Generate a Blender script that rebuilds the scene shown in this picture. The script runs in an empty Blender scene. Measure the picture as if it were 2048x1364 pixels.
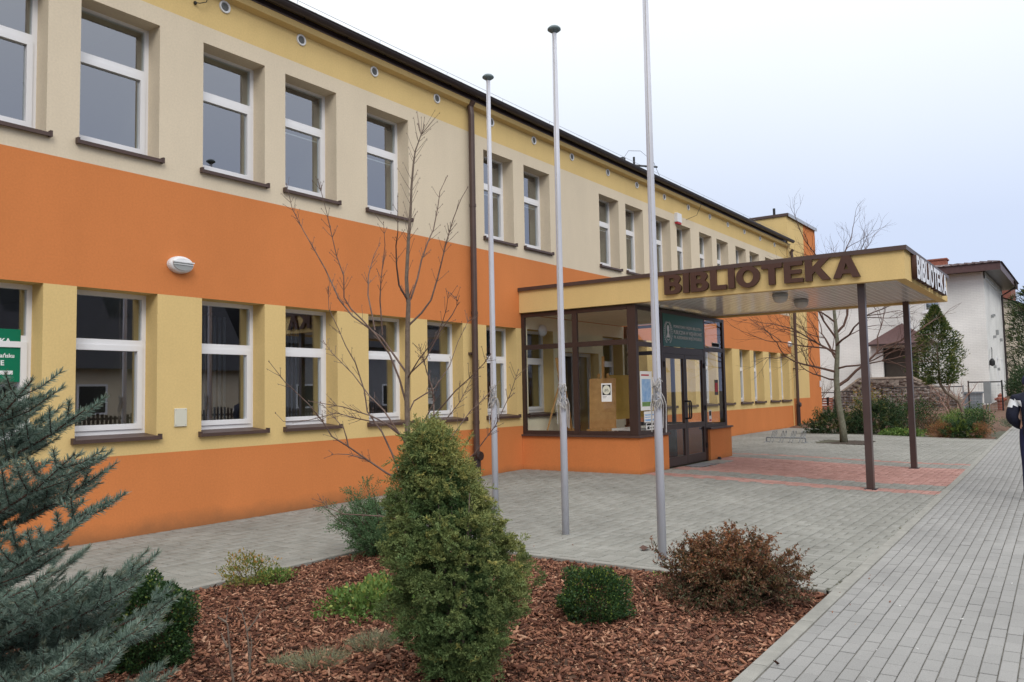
import bpy, bmesh, math, random
import numpy as np
from mathutils import Vector, Matrix
random.seed(7)
rng = np.random.default_rng(7)
R = math.radians
scene = bpy.context.scene
col = scene.collection

# ------------------------------------------------------------------ camera
CAM = Vector((0.0, -8.822, 1.5))
yaw, pitch, roll = R(54.461), R(3.743), R(-1.10)
fw = Vector((math.sin(yaw)*math.cos(pitch), math.cos(yaw)*math.cos(pitch), math.sin(pitch)))
r0 = Vector((math.cos(yaw), -math.sin(yaw), 0.0)); u0 = r0.cross(fw)
rt = r0*math.cos(roll) + u0*math.sin(roll)
up = -r0*math.sin(roll) + u0*math.cos(roll)
FPX = 1624.7
cd = bpy.data.cameras.new('camera'); cam = bpy.data.objects.new('camera', cd); col.objects.link(cam)
cd.sensor_width = 36.0; cd.sensor_fit = 'HORIZONTAL'; cd.lens = FPX/2048*36.0
cd.clip_start = 0.05; cd.clip_end = 3000
M = Matrix.Identity(4)
for i in range(3):
    M[i][0] = rt[i]; M[i][1] = up[i]; M[i][2] = -fw[i]; M[i][3] = CAM[i]
cam.matrix_world = M
scene.camera = cam

# ------------------------------------------------------------------ sky, sun, exposure
SUN_EL, SUN_AZ = R(38), R(222)          # azimuth clockwise from +y
w = bpy.data.worlds.new('World'); scene.world = w; w.use_nodes = True
nt = w.node_tree; nt.nodes.clear()
wo = nt.nodes.new('ShaderNodeOutputWorld'); bg = nt.nodes.new('ShaderNodeBackground')
sky = nt.nodes.new('ShaderNodeTexSky'); sky.sky_type = 'NISHITA'; sky.sun_disc = False
sky.sun_elevation = SUN_EL; sky.sun_rotation = SUN_AZ; sky.dust_density = 3.0
geo = nt.nodes.new('ShaderNodeNewGeometry'); sep = nt.nodes.new('ShaderNodeSeparateXYZ')
tc = nt.nodes.new('ShaderNodeTexCoord')
nt.links.new(tc.outputs['Generated'], sep.inputs[0])
ramp = nt.nodes.new('ShaderNodeValToRGB')
nt.links.new(sep.outputs['Z'], ramp.inputs[0])
el = ramp.color_ramp.elements
el[0].position = 0.0; el[0].color = (5.2, 6.1, 8.3, 1)
el[1].position = 1.0; el[1].color = (20.0, 20.0, 20.0, 1)
e = el.new(0.18); e.color = (6.0, 6.8, 8.6, 1)
e = el.new(0.42); e.color = (9.6, 10.0, 10.4, 1)
ns = nt.nodes.new('ShaderNodeTexNoise'); ns.inputs['Scale'].default_value = 1.6; ns.inputs['Detail'].default_value = 4
nt.links.new(tc.outputs['Generated'], ns.inputs['Vector'])
mr = nt.nodes.new('ShaderNodeMapRange'); mr.inputs['To Min'].default_value = 0.93; mr.inputs['To Max'].default_value = 1.07
nt.links.new(ns.outputs['Fac'], mr.inputs['Value'])
mul = nt.nodes.new('ShaderNodeVectorMath'); mul.operation = 'SCALE'
nt.links.new(ramp.outputs['Color'], mul.inputs[0]); nt.links.new(mr.outputs['Result'], mul.inputs['Scale'])
mx = nt.nodes.new('ShaderNodeMix'); mx.data_type = 'RGBA'; mx.inputs['Factor'].default_value = 0.93
nt.links.new(sky.outputs['Color'], mx.inputs['A']); nt.links.new(mul.outputs[0], mx.inputs['B'])
nt.links.new(mx.outputs['Result'], bg.inputs['Color']); bg.inputs['Strength'].default_value = 0.1
nt.links.new(bg.outputs[0], wo.inputs[0])
sd = bpy.data.lights.new('sun', 'SUN'); so = bpy.data.objects.new('sun', sd); col.objects.link(so)
sd.energy = 1.0; sd.angle = R(25); sd.color = (1.0, 0.96, 0.9)
sdir = Vector((math.sin(SUN_AZ)*math.cos(SUN_EL), math.cos(SUN_AZ)*math.cos(SUN_EL), math.sin(SUN_EL)))
so.rotation_euler = (-sdir).to_track_quat('-Z', 'Y').to_euler()
vs = scene.view_settings
scene.display_settings.display_device = 'sRGB'
vs.view_transform = 'Standard'; vs.look = 'None'; vs.gamma = 1.0; vs.use_curve_mapping = False
vs.exposure = 0.20
try:
    scene.cycles.max_bounces = 8; scene.cycles.transparent_max_bounces = 24
    scene.cycles.diffuse_bounces = 4; scene.cycles.glossy_bounces = 4
    scene.cycles.caustics_reflective = False; scene.cycles.caustics_refractive = False
except Exception:
    pass

# ------------------------------------------------------------------ helpers
def ss(t):
    t = np.clip(t, 0, 1); return t*t*(3-2*t)
def gz(x, y):
    return .09*ss((np.asarray(x)-7.5)/5)*ss((np.asarray(y)+6.5)/4) + .05*ss((np.asarray(x)-14)/12)
def ray(px, py):
    return fw + rt*((px-1024)/FPX) - up*((py-682)/FPX)
def at_depth(px, py, d):
    return CAM + ray(px, py)*d
ORG = {}
def org(o):
    return ORG.get(o.name, Vector((0, 0, 0)))
def tag(o, label=None, cat=None, group=None, kind=None):
    if label: o['label'] = label
    if cat: o['category'] = cat
    if group: o['group'] = group
    if kind: o['kind'] = kind
    return o
def thing(name, label, cat, loc=(0, 0, 0), group=None):
    o = bpy.data.objects.new(name, None); col.objects.link(o)
    o.empty_display_size = 0.1
    o.location = loc; ORG[o.name] = Vector(loc)
    return tag(o, label, cat, group)
def link(name, me, mats, parent=None, origin=None, smooth=False):
    o = bpy.data.objects.new(name, me); col.objects.link(o)
    if not isinstance(mats, (list, tuple)): mats = [mats]
    if len(me.materials) == 0:
        for m in mats: me.materials.append(m)
    po = org(parent) if parent is not None else Vector((0, 0, 0))
    oo = Vector(origin) if origin is not None else po
    me.transform(Matrix.Translation(-oo))
    if parent is not None:
        o.parent = parent; o.location = oo-po
    else:
        o.location = oo
    ORG[o.name] = oo
    if smooth:
        me.polygons.foreach_set('use_smooth', [True]*len(me.polygons))
    return o
class MB:
    def __init__(s): s.v = []; s.f = []; s.m = []
    def add(s, vs, fs, m=0):
        b = len(s.v); s.v += [tuple(v) for v in vs]
        for f in fs: s.f.append(tuple(i+b for i in f)); s.m.append(m)
        return s
    def quad(s, a, b, c, d, m=0): return s.add([a, b, c, d], [(0, 1, 2, 3)], m)
    def box(s, x0, x1, y0, y1, z0, z1, m=0):
        v = [(x0,y0,z0),(x1,y0,z0),(x1,y1,z0),(x0,y1,z0),(x0,y0,z1),(x1,y0,z1),(x1,y1,z1),(x0,y1,z1)]
        return s.add(v, [(0,3,2,1),(4,5,6,7),(0,1,5,4),(1,2,6,5),(2,3,7,6),(3,0,4,7)], m)
    def bbox(s, x0, x1, y0, y1, z0, z1, c=0.006, m=0):
        # box with chamfered top edge
        v = [(x0,y0,z0),(x1,y0,z0),(x1,y1,z0),(x0,y1,z0),(x0,y0,z1-c),(x1,y0,z1-c),(x1,y1,z1-c),(x0,y1,z1-c),
             (x0+c,y0+c,z1),(x1-c,y0+c,z1),(x1-c,y1-c,z1),(x0+c,y1-c,z1)]
        return s.add(v, [(0,1,5,4),(1,2,6,5),(2,3,7,6),(3,0,4,7),(4,5,9,8),(5,6,10,9),(6,7,11,10),(7,4,8,11),(8,9,10,11)], m)
    def beam(s, a, b, wx, wy, m=0, upv=(0, 0, 1)):
        a = Vector(a); b = Vector(b); d = (b-a).normalized(); u = Vector(upv)
        if abs(d.dot(u)) > .98: u = Vector((1, 0, 0))
        x = d.cross(u).normalized(); y = x.cross(d).normalized()
        v = []
        for p in (a, b):
            for sx, sy in ((-1,-1),(1,-1),(1,1),(-1,1)): v.append(p + x*sx*wx/2 + y*sy*wy/2)
        return s.add(v, [(3,2,1,0),(4,5,6,7),(0,1,5,4),(1,2,6,5),(2,3,7,6),(3,0,4,7)], m)
    def tube(s, pts, rad, n=8, m=0, cap=True):
        pts = [Vector(p) for p in pts]; k = len(pts)
        if not isinstance(rad, (list, tuple)): rad = [rad]*k
        ref = None; rings = []
        for i in range(k):
            d = (pts[min(i+1, k-1)]-pts[max(i-1, 0)]).normalized()
            if ref is None:
                ref = Vector((0, 0, 1)) if abs(d.z) < .9 else Vector((1, 0, 0))
            x = d.cross(ref)
            if x.length < 1e-5: x = d.cross(Vector((.3, .9, .1)))
            x.normalize(); y = x.cross(d).normalized(); ref = y.copy() if abs(y.dot(d)) < .9 else ref
            rings.append([pts[i] + x*math.cos(2*math.pi*j/n)*rad[i] + y*math.sin(2*math.pi*j/n)*rad[i] for j in range(n)])
        v = [q for r_ in rings for q in r_]; f = []
        for i in range(k-1):
            for j in range(n):
                f.append((i*n+j, i*n+(j+1) % n, (i+1)*n+(j+1) % n, (i+1)*n+j))
        if cap: f.append(tuple(range(n-1, -1, -1))); f.append(tuple((k-1)*n+j for j in range(n)))
        return s.add(v, f, m)
    def lathe(s, prof, c=(0, 0, 0), n=16, m=0, axis='z', cap=True):
        v = []; f = []; k = len(prof); c = Vector(c)
        for rr, h in prof:
            for j in range(n):
                a = 2*math.pi*j/n; x, y = rr*math.cos(a), rr*math.sin(a)
                v.append(c + (Vector((x, y, h)) if axis == 'z' else Vector((x, h, y)) if axis == 'y' else Vector((h, x, y))))
        for i in range(k-1):
            for j in range(n): f.append((i*n+j, i*n+(j+1) % n, (i+1)*n+(j+1) % n, (i+1)*n+j))
        if cap: f.append(tuple(range(n-1, -1, -1))); f.append(tuple((k-1)*n+j for j in range(n)))
        return s.add(v, f, m)
    def prism(s, poly, vec, m=0):
        poly = [Vector(p) for p in poly]; vec = Vector(vec); n = len(poly)
        v = poly + [p+vec for p in poly]
        f = [tuple(range(n-1, -1, -1)), tuple(range(n, 2*n))] + [(i, (i+1) % n, n+(i+1) % n, n+i) for i in range(n)]
        return s.add(v, f, m)
    def build(s, name, mats, parent=None, origin=None, smooth=False, fix=True):
        me = bpy.data.meshes.new(name); me.from_pydata(s.v, [], s.f)
        if not isinstance(mats, (list, tuple)): mats = [mats]
        for m in mats: me.materials.append(m)
        me.polygons.foreach_set('material_index', s.m)
        if fix:
            bm = bmesh.new(); bm.from_mesh(me); bmesh.ops.recalc_face_normals(bm, faces=bm.faces); bm.to_mesh(me); bm.free()
        me.update()
        return link(name, me, mats, parent, origin, smooth)
def np_mesh(name, V, k, mat, parent=None, origin=None, tint=None, kind=None):
    """V (n*k,3): n loose polygons of k vertices each"""
    V = np.ascontiguousarray(V, dtype=np.float32).reshape(-1, 3); n = len(V)//k
    me = bpy.data.meshes.new(name)
    me.vertices.add(n*k); me.loops.add(n*k); me.polygons.add(n)
    me.vertices.foreach_set('co', V.ravel())
    me.loops.foreach_set('vertex_index', np.arange(n*k, dtype=np.int32))
    me.polygons.foreach_set('loop_start', np.arange(0, n*k, k, dtype=np.int32))
    try: me.polygons.foreach_set('loop_total', np.full(n, k, dtype=np.int32))
    except Exception: pass
    me.update(calc_edges=True)
    if tint is not None:
        a = me.attributes.new('tint', 'FLOAT', 'POINT')
        a.data.foreach_set('value', np.repeat(np.asarray(tint, dtype=np.float32), k))
    o = link(name, me, mat, parent, origin)
    if kind: o['kind'] = kind
    return o
def np_boxes(name, V8, mat, parent=None, origin=None, kind=None, quads=((0,3,2,1),(4,5,6,7),(0,1,5,4),(1,2,6,5),(2,3,7,6),(3,0,4,7))):
    V8 = np.asarray(V8, dtype=np.float32); n, k = V8.shape[:2]
    q = np.array(quads, dtype=np.int32); nq = len(q)
    idx = (q[None] + (np.arange(n, dtype=np.int32)*k)[:, None, None]).ravel()
    me = bpy.data.meshes.new(name)
    me.vertices.add(n*k); me.loops.add(n*nq*4); me.polygons.add(n*nq)
    me.vertices.foreach_set('co', np.ascontiguousarray(V8).ravel())
    me.loops.foreach_set('vertex_index', idx)
    me.polygons.foreach_set('loop_start', np.arange(0, n*nq*4, 4, dtype=np.int32))
    try: me.polygons.foreach_set('loop_total', np.full(n*nq, 4, dtype=np.int32))
    except Exception: pass
    me.update(calc_edges=True)
    o = link(name, me, mat, parent, origin)
    if kind: o['kind'] = kind
    return o
def nrm(a): return a/np.maximum(np.linalg.norm(a, axis=-1, keepdims=True), 1e-9)
def rdir(n):
    return nrm(rng.normal(size=(n, 3)))

# ------------------------------------------------------------------ materials
def newmat(name):
    m = bpy.data.materials.new(name); m.use_nodes = True
    t = m.node_tree; b = t.nodes['Principled BSDF']; return m, t, b
def N(t, kind, **kw):
    n = t.nodes.new(kind)
    for k, v in kw.items():
        if k in n.inputs: n.inputs[k].default_value = v
        else: setattr(n, k, v)
    return n
def mat(name, c, rough=.7, var=.08, vscale=3.0, bump=0.0, bscale=60.0, metal=0.0, spec=.3, coat=0.0, c2=None, dirt=0.0):
    m, t, b = newmat(name)
    co = N(t, 'ShaderNodeTexCoord')
    n1 = N(t, 'ShaderNodeTexNoise', Scale=vscale, Detail=6.0, Roughness=.62)
    t.links.new(co.outputs['Object'], n1.inputs['Vector'])
    cr = N(t, 'ShaderNodeValToRGB')
    lo = [x*(1-var) for x in c]; hi = [min(1, x*(1+var)) for x in c]
    if c2: lo = list(c2); hi = list(c)
    cr.color_ramp.elements[0].position = .3; cr.color_ramp.elements[1].position = .7
    cr.color_ramp.elements[0].color = (*lo, 1); cr.color_ramp.elements[1].color = (*hi, 1)
    t.links.new(n1.outputs['Fac'], cr.inputs[0])
    t.links.new(cr.outputs[0], b.inputs['Base Color'])
    b.inputs['Roughness'].default_value = rough; b.inputs['Metallic'].default_value = metal
    b.inputs['Specular IOR Level'].default_value = spec
    if coat: b.inputs['Coat Weight'].default_value = coat
    if bump:
        n2 = N(t, 'ShaderNodeTexNoise', Scale=bscale, Detail=3.0)
        t.links.new(co.outputs['Object'], n2.inputs['Vector'])
        bp = N(t, 'ShaderNodeBump', Strength=bump, Distance=.01)
        t.links.new(n2.outputs['Fac'], bp.inputs['Height']); t.links.new(bp.outputs[0], b.inputs['Normal'])
    return m
def stucco(name, c, splash=False):
    """rough-cast render: mineral colour, long weathering streaks, trowel grain"""
    m, t, b = newmat(name)
    co = N(t, 'ShaderNodeNewGeometry')
    n1 = N(t, 'ShaderNodeTexNoise', Scale=.9, Detail=8.0, Roughness=.65)
    mp = N(t, 'ShaderNodeMapping'); mp.inputs['Scale'].default_value = (1.0, 1.0, .35)
    t.links.new(co.outputs['Position'], mp.inputs[0]); t.links.new(mp.outputs[0], n1.inputs['Vector'])
    n3 = N(t, 'ShaderNodeTexNoise', Scale=45.0, Detail=4.0)
    t.links.new(co.outputs['Position'], n3.inputs['Vector'])
    m1 = N(t, 'ShaderNodeMapRange'); m1.inputs['From Min'].default_value = .3; m1.inputs['From Max'].default_value = .7
    m1.inputs['To Min'].default_value = .93; m1.inputs['To Max'].default_value = 1.05
    t.links.new(n1.outputs['Fac'], m1.inputs['Value'])
    m2 = N(t, 'ShaderNodeMapRange'); m2.inputs['From Min'].default_value = .3; m2.inputs['From Max'].default_value = .7
    m2.inputs['To Min'].default_value = .95; m2.inputs['To Max'].default_value = 1.04
    t.links.new(n3.outputs['Fac'], m2.inputs['Value'])
    mm = N(t, 'ShaderNodeMath', operation='MULTIPLY')
    t.links.new(m1.outputs[0], mm.inputs[0]); t.links.new(m2.outputs[0], mm.inputs[1])
    rgb = N(t, 'ShaderNodeRGB'); rgb.outputs[0].default_value = (*c, 1)
    sc = N(t, 'ShaderNodeVectorMath', operation='SCALE')
    t.links.new(rgb.outputs[0], sc.inputs[0]); t.links.new(mm.outputs[0], sc.inputs['Scale'])
    out = sc.outputs[0]
    if splash:   # grime splashed up from the paving along the foot of the wall
        sp = N(t, 'ShaderNodeSeparateXYZ'); t.links.new(co.outputs['Position'], sp.inputs[0])
        n4 = N(t, 'ShaderNodeTexNoise', Scale=2.2, Detail=7.0, Roughness=.7); t.links.new(co.outputs['Position'], n4.inputs['Vector'])
        ad = N(t, 'ShaderNodeMath', operation='MULTIPLY_ADD'); ad.inputs[1].default_value = -.28
        t.links.new(n4.outputs['Fac'], ad.inputs[0]); t.links.new(sp.outputs['Z'], ad.inputs[2])
        mr_ = N(t, 'ShaderNodeMapRange'); mr_.inputs['From Min'].default_value = -.12; mr_.inputs['From Max'].default_value = .06
        mr_.inputs['To Min'].default_value = .5; mr_.inputs['To Max'].default_value = 0.0
        t.links.new(ad.outputs[0], mr_.inputs['Value'])
        mi = N(t, 'ShaderNodeMix', data_type='RGBA'); mi.inputs['B'].default_value = (.12, .085, .05, 1)
        t.links.new(mr_.outputs[0], mi.inputs['Factor']); t.links.new(out, mi.inputs['A']); out = mi.outputs['Result']
    t.links.new(out, b.inputs['Base Color'])
    b.inputs['Roughness'].default_value = .9; b.inputs['Specular IOR Level'].default_value = .15
    n2 = N(t, 'ShaderNodeTexNoise', Scale=190.0, Detail=2.0); t.links.new(co.outputs['Position'], n2.inputs['Vector'])
    bp = N(t, 'ShaderNodeBump', Strength=.35, Distance=.006); t.links.new(n2.outputs['Fac'], bp.inputs['Height'])
    n5 = N(t, 'ShaderNodeTexNoise', Scale=5.0, Detail=2.0); t.links.new(co.outputs['Position'], n5.inputs['Vector'])
    bp2 = N(t, 'ShaderNodeBump', Strength=.12, Distance=.03); t.links.new(n5.outputs['Fac'], bp2.inputs['Height'])
    t.links.new(bp2.outputs[0], bp.inputs['Normal']); t.links.new(bp.outputs[0], b.inputs['Normal'])
    return m
def piece_mat(name, stops, rough=.85, grain=.12, gscale=120.0, bump=.25, spec=.2, trans=0.0, big=0.0, bigscale=.6):
    """one colour per separate piece (random per island / object) plus grain"""
    m, t, b = newmat(name)
    ge = N(t, 'ShaderNodeNewGeometry'); oi = N(t, 'ShaderNodeObjectInfo')
    ad = N(t, 'ShaderNodeMath', operation='ADD'); t.links.new(ge.outputs['Random Per Island'], ad.inputs[0]); t.links.new(oi.outputs['Random'], ad.inputs[1])
    fr = N(t, 'ShaderNodeMath', operation='FRACT'); t.links.new(ad.outputs[0], fr.inputs[0])
    cr = N(t, 'ShaderNodeValToRGB'); els = cr.color_ramp.elements
    while len(els) < len(stops): els.new(.5)
    for i, (p, c) in enumerate(stops): els[i].position = p; els[i].color = (*c, 1)
    t.links.new(fr.outputs[0], cr.inputs[0])
    n1 = N(t, 'ShaderNodeTexNoise', Scale=gscale, Detail=4.0); t.links.new(ge.outputs['Position'], n1.inputs['Vector'])
    m1 = N(t, 'ShaderNodeMapRange'); m1.inputs['From Min'].default_value = .3; m1.inputs['From Max'].default_value = .7
    m1.inputs['To Min'].default_value = 1-grain; m1.inputs['To Max'].default_value = 1+grain
    t.links.new(n1.outputs['Fac'], m1.inputs['Value'])
    fac = m1.outputs[0]
    if big:
        nb = N(t, 'ShaderNodeTexNoise', Scale=bigscale, Detail=6.0, Roughness=.6); t.links.new(ge.outputs['Position'], nb.inputs['Vector'])
        m3 = N(t, 'ShaderNodeMapRange'); m3.inputs['From Min'].default_value = .3; m3.inputs['From Max'].default_value = .7
        m3.inputs['To Min'].default_value = 1-big; m3.inputs['To Max'].default_value = 1+big*.6
        t.links.new(nb.outputs['Fac'], m3.inputs['Value'])
        mu = N(t, 'ShaderNodeMath', operation='MULTIPLY'); t.links.new(fac, mu.inputs[0]); t.links.new(m3.outputs[0], mu.inputs[1]); fac = mu.outputs[0]
    sc = N(t, 'ShaderNodeVectorMath', operation='SCALE'); t.links.new(cr.outputs[0], sc.inputs[0]); t.links.new(fac, sc.inputs['Scale'])
    t.links.new(sc.outputs[0], b.inputs['Base Color'])
    b.inputs['Roughness'].default_value = rough; b.inputs['Specular IOR Level'].default_value = spec
    if bump:
        bp = N(t, 'ShaderNodeBump', Strength=bump, Distance=.004); t.links.new(n1.outputs['Fac'], bp.inputs['Height']); t.links.new(bp.outputs[0], b.inputs['Normal'])
    return m
def leaf_mat(name, stops, tipc=None, rough=.6, trans=.25):
    m, t, b = newmat(name)
    ge = N(t, 'ShaderNodeNewGeometry'); cr = N(t, 'ShaderNodeValToRGB'); els = cr.color_ramp.elements
    while len(els) < len(stops): els.new(.5)
    for i, (p, c) in enumerate(stops): els[i].position = p; els[i].color = (*c, 1)
    n1 = N(t, 'ShaderNodeTexNoise', Scale=7.0, Detail=3.0); t.links.new(ge.outputs['Position'], n1.inputs['Vector'])
    ma = N(t, 'ShaderNodeMath', operation='MULTIPLY_ADD'); ma.inputs[1].default_value = .6; ma.inputs[2].default_value = -.08
    t.links.new(ge.outputs['Random Per Island'], ma.inputs[0])
    mb = N(t, 'ShaderNodeMath', operation='MULTIPLY_ADD'); mb.inputs[1].default_value = .55; t.links.new(n1.outputs['Fac'], mb.inputs[0]); t.links.new(ma.outputs[0], mb.inputs[2])
    t.links.new(mb.outputs[0], cr.inputs[0]); out = cr.outputs[0]
    if tipc:
        at = N(t, 'ShaderNodeAttribute', attribute_name='tint')
        mi = N(t, 'ShaderNodeMix', data_type='RGBA'); mi.inputs['B'].default_value = (*tipc, 1)
        t.links.new(at.outputs['Fac'], mi.inputs['Factor']); t.links.new(out, mi.inputs['A']); out = mi.outputs['Result']
    t.links.new(out, b.inputs['Base Color']); b.inputs['Roughness'].default_value = rough; b.inputs['Specular IOR Level'].default_value = .25
    if trans:
        tr = N(t, 'ShaderNodeBsdfTranslucent'); t.links.new(out, tr.inputs['Color'])
        ms = N(t, 'ShaderNodeMixShader'); ms.inputs[0].default_value = trans
        t.links.new(b.outputs[0], ms.inputs[1]); t.links.new(tr.outputs[0], ms.inputs[2])
        t.links.new(ms.outputs[0], t.nodes['Material Output'].inputs['Surface'])
    return m
def glass(name, ior=1.9, tint=(.86, .9, .88), rough=0.0):
    m, t, b = newmat(name); t.nodes.remove(b)
    tr = N(t, 'ShaderNodeBsdfTransparent'); tr.inputs['Color'].default_value = (*tint, 1)
    gl = N(t, 'ShaderNodeBsdfGlossy'); gl.inputs['Roughness'].default_value = rough; gl.inputs['Color'].default_value = (.90, .92, 1.0, 1)
    fr = N(t, 'ShaderNodeFresnel'); fr.inputs['IOR'].default_value = ior
    ge = N(t, 'ShaderNodeNewGeometry'); iv = N(t, 'ShaderNodeMath', operation='SUBTRACT'); iv.inputs[0].default_value = 1.0; t.links.new(ge.outputs['Backfacing'], iv.inputs[1])
    fm = N(t, 'ShaderNodeMath', operation='MULTIPLY'); t.links.new(fr.outputs[0], fm.inputs[0]); t.links.new(iv.outputs[0], fm.inputs[1])
    ms = N(t, 'ShaderNodeMixShader'); t.links.new(fm.outputs[0], ms.inputs[0]); t.links.new(tr.outputs[0], ms.inputs[1]); t.links.new(gl.outputs[0], ms.inputs[2])
    t.links.new(ms.outputs[0], t.nodes['Material Output'].inputs['Surface'])
    return m

M_or = stucco('orange_render', (.62, .214, .070), splash=True)
M_ye = stucco('yellow_render', (.70, .51, .225))
M_cr = stucco('cream_render', (.69, .59, .445))
M_wf = mat('white_pvc', (.80, .80, .82), .35, .03, 2.0, spec=.5)
M_br = mat('brown_sheet_metal', (.075, .045, .038), .45, .15, 4.0, spec=.4)
M_bf = mat('brown_frame', (.048, .028, .024), .4, .12, 3.0, spec=.4)
M_gut = mat('dark_gutter', (.035, .025, .025), .4, .2, 3.0, spec=.4)
M_let = mat('brown_letters', (.075, .035, .025), .5, .12, 3.0)
M_lw = mat('white_letter_face', (.75, .76, .80), .4, .05, 3.0)
M_gl = glass('window_glass', 3.25); M_gp = glass('porch_glass', 1.55, (.975, .98, .97))
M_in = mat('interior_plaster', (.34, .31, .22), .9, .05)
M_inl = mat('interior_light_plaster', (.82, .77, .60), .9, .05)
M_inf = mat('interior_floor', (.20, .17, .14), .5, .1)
M_blind = mat('grey_blind', (.10, .11, .14), .7, .1)
M_curt = mat('beige_curtain', (.30, .27, .20), .9, .1, 8.0)
M_steel = mat('galvanised_steel', (.42, .43, .45), .4, .15, 6.0, metal=.6)
M_rack = mat('dull_zinc', (.20, .21, .22), .5, .2, 6.0, metal=.3)
M_pole = mat('pale_grey_pole_paint', (.52, .53, .59), .4, .06, 3.0, spec=.5)
M_cap = mat('patinated_cap', (.13, .17, .18), .5, .3, 20.0)
M_rope = mat('rope', (.42, .40, .38), .9, .2, 30.0)
M_plast = mat('white_plastic', (.72, .72, .73), .4, .05)
M_gray = mat('grey_plastic', (.30, .31, .31), .4, .1)
M_dark = mat('black_plastic', (.02, .02, .022), .5, .2)
M_wood = mat('easel_wood', (.50, .28, .10), .55, .2, 9.0, c2=(.36, .18, .06))
M_paper = mat('white_paper', (.80, .80, .78), .8, .03)
M_green = mat('sign_green', (.0, .17, .085), .35, .05, spec=.4)
M_teal = mat('banner_green', (.004, .115, .085), .35, .06, spec=.4)
M_text = mat('sign_white', (.78, .80, .80), .5, .03)
M_black = mat('print_black', (.02, .02, .02), .6, .1)
M_red = mat('print_red', (.45, .04, .05), .6, .1)
M_blue = mat('print_blue', (.16, .33, .62), .6, .25, 9.0, c2=(.42, .58, .75))
M_yel = mat('display_yellow', (.62, .36, .05), .7, .1)
M_conc = mat('edging_concrete', (.262, .258, .235), .9, .16, 5.0, bump=.3, bscale=140)
M_pave = piece_mat('grey_pavers', [(0, (.222, .221, .200)), (.5, (.245, .244, .222)), (1, (.265, .263, .242))], .85, .12, 150.0, .2, big=.17, bigscale=.8)
M_side = piece_mat('sidewalk_pavers', [(0, (.248, .246, .240)), (.5, (.263, .261, .254)), (1, (.278, .275, .268))], .85, .12, 150.0, .2, big=.13, bigscale=.7)
M_redp = piece_mat('red_pavers', [(0, (.32, .175, .15)), (.5, (.37, .205, .175)), (1, (.41, .235, .205))], .85, .12, 150.0, .2, big=.14)
M_sandl = mat('pale_joint_sand', (.155, .145, .125), .95, .25, 30.0, bump=.3)
M_sand = mat('joint_sand', (.095, .085, .068), .95, .3, 2.5, bump=.3, c2=(.07, .075, .045))
M_soil = mat('garden_soil', (.12, .07, .047), .95, .4, 12.0, bump=.8, bscale=40)
M_chip = piece_mat('bark_chips', [(0, (.04, .018, .012)), (.25, (.115, .047, .030)), (.6, (.225, .10, .063)), (.85, (.34, .16, .095)), (1, (.50, .30, .20))], .85, .3, 260.0, .5)
M_bark = mat('grey_brown_bark', (.21, .165, .13), .9, .3, 30.0, bump=.5, bscale=120, c2=(.12, .09, .07))
M_twig = mat('brown_twig', (.10, .055, .042), .8, .3, 30.0)
M_barkg = mat('mossy_bark', (.20, .19, .14), .9, .3, 14.0, bump=.5, bscale=60, c2=(.10, .10, .07))
M_asph = mat('asphalt', (.055, .055, .056), .95, .2, 2.0, bump=.3, bscale=120)
M_lawn = mat('distant_ground', (.10, .085, .055), .95, .3, .4)
# ------------------------------------------------------------------ ground
def edge_y(x): return -7.378 + .0278*x           # plaza / sidewalk line
ANG = math.atan(.0278)
def sheet(name, xs, ys, zf, m, kind='structure'):
    xs = np.asarray(xs); ys = np.asarray(ys)
    b = MB(); nx, ny = len(xs), len(ys)
    X, Y = np.meshgrid(xs, ys, indexing='ij'); Z = zf(X, Y)
    b.v = [(float(X[i, j]), float(Y[i, j]), float(Z[i, j])) for i in range(nx) for j in range(ny)]
    b.f = [(i*ny+j, (i+1)*ny+j, (i+1)*ny+j+1, i*ny+j+1) for i in range(nx-1) for j in range(ny-1)]
    b.m = [0]*len(b.f)
    o = b.build(name, m, fix=False); o['kind'] = kind
    return o
sheet('ground', np.linspace(-1500, 1500, 31), np.linspace(-1500, 1500, 31), lambda X, Y: X*0-.30, M_lawn)
def strips(name, grids, dz, m):
    b = MB()
    for xs, lo, hi, nv in grids:
        o_ = len(b.v)
        for x in xs:
            a, c = lo(x), hi(x)
            for k in range(nv):
                y = a+(c-a)*k/(nv-1); b.v.append((float(x), float(y), float(gz(x, y))+dz))
        for i in range(len(xs)-1):
            for j in range(nv-1): b.f.append((o_+i*nv+j, o_+(i+1)*nv+j, o_+(i+1)*nv+j+1, o_+i*nv+j+1)); b.m.append(0)
    o = b.build(name, m, fix=False); o['kind'] = 'structure'; return o
plaza = strips('plaza_paving', [(np.linspace(-3, 6.38, 20), lambda x: -2.84, lambda x: .1, 8), (np.linspace(6.38, 30, 50), lambda x: edge_y(x), lambda x: .1, 22)], -.011, M_sand)
redpv = thing('red_paving', None, None); redpv['kind'] = 'structure'
swalk = strips('sidewalk', [(np.linspace(-3, 75, 79), lambda x: -12.0, lambda x: edge_y(x), 12)], -.0085, M_sandl)
sheet('road', np.linspace(-60, 140, 21), np.array([-19, -15.5, -12.1]), lambda X, Y: X*0-.12, M_asph)

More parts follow.
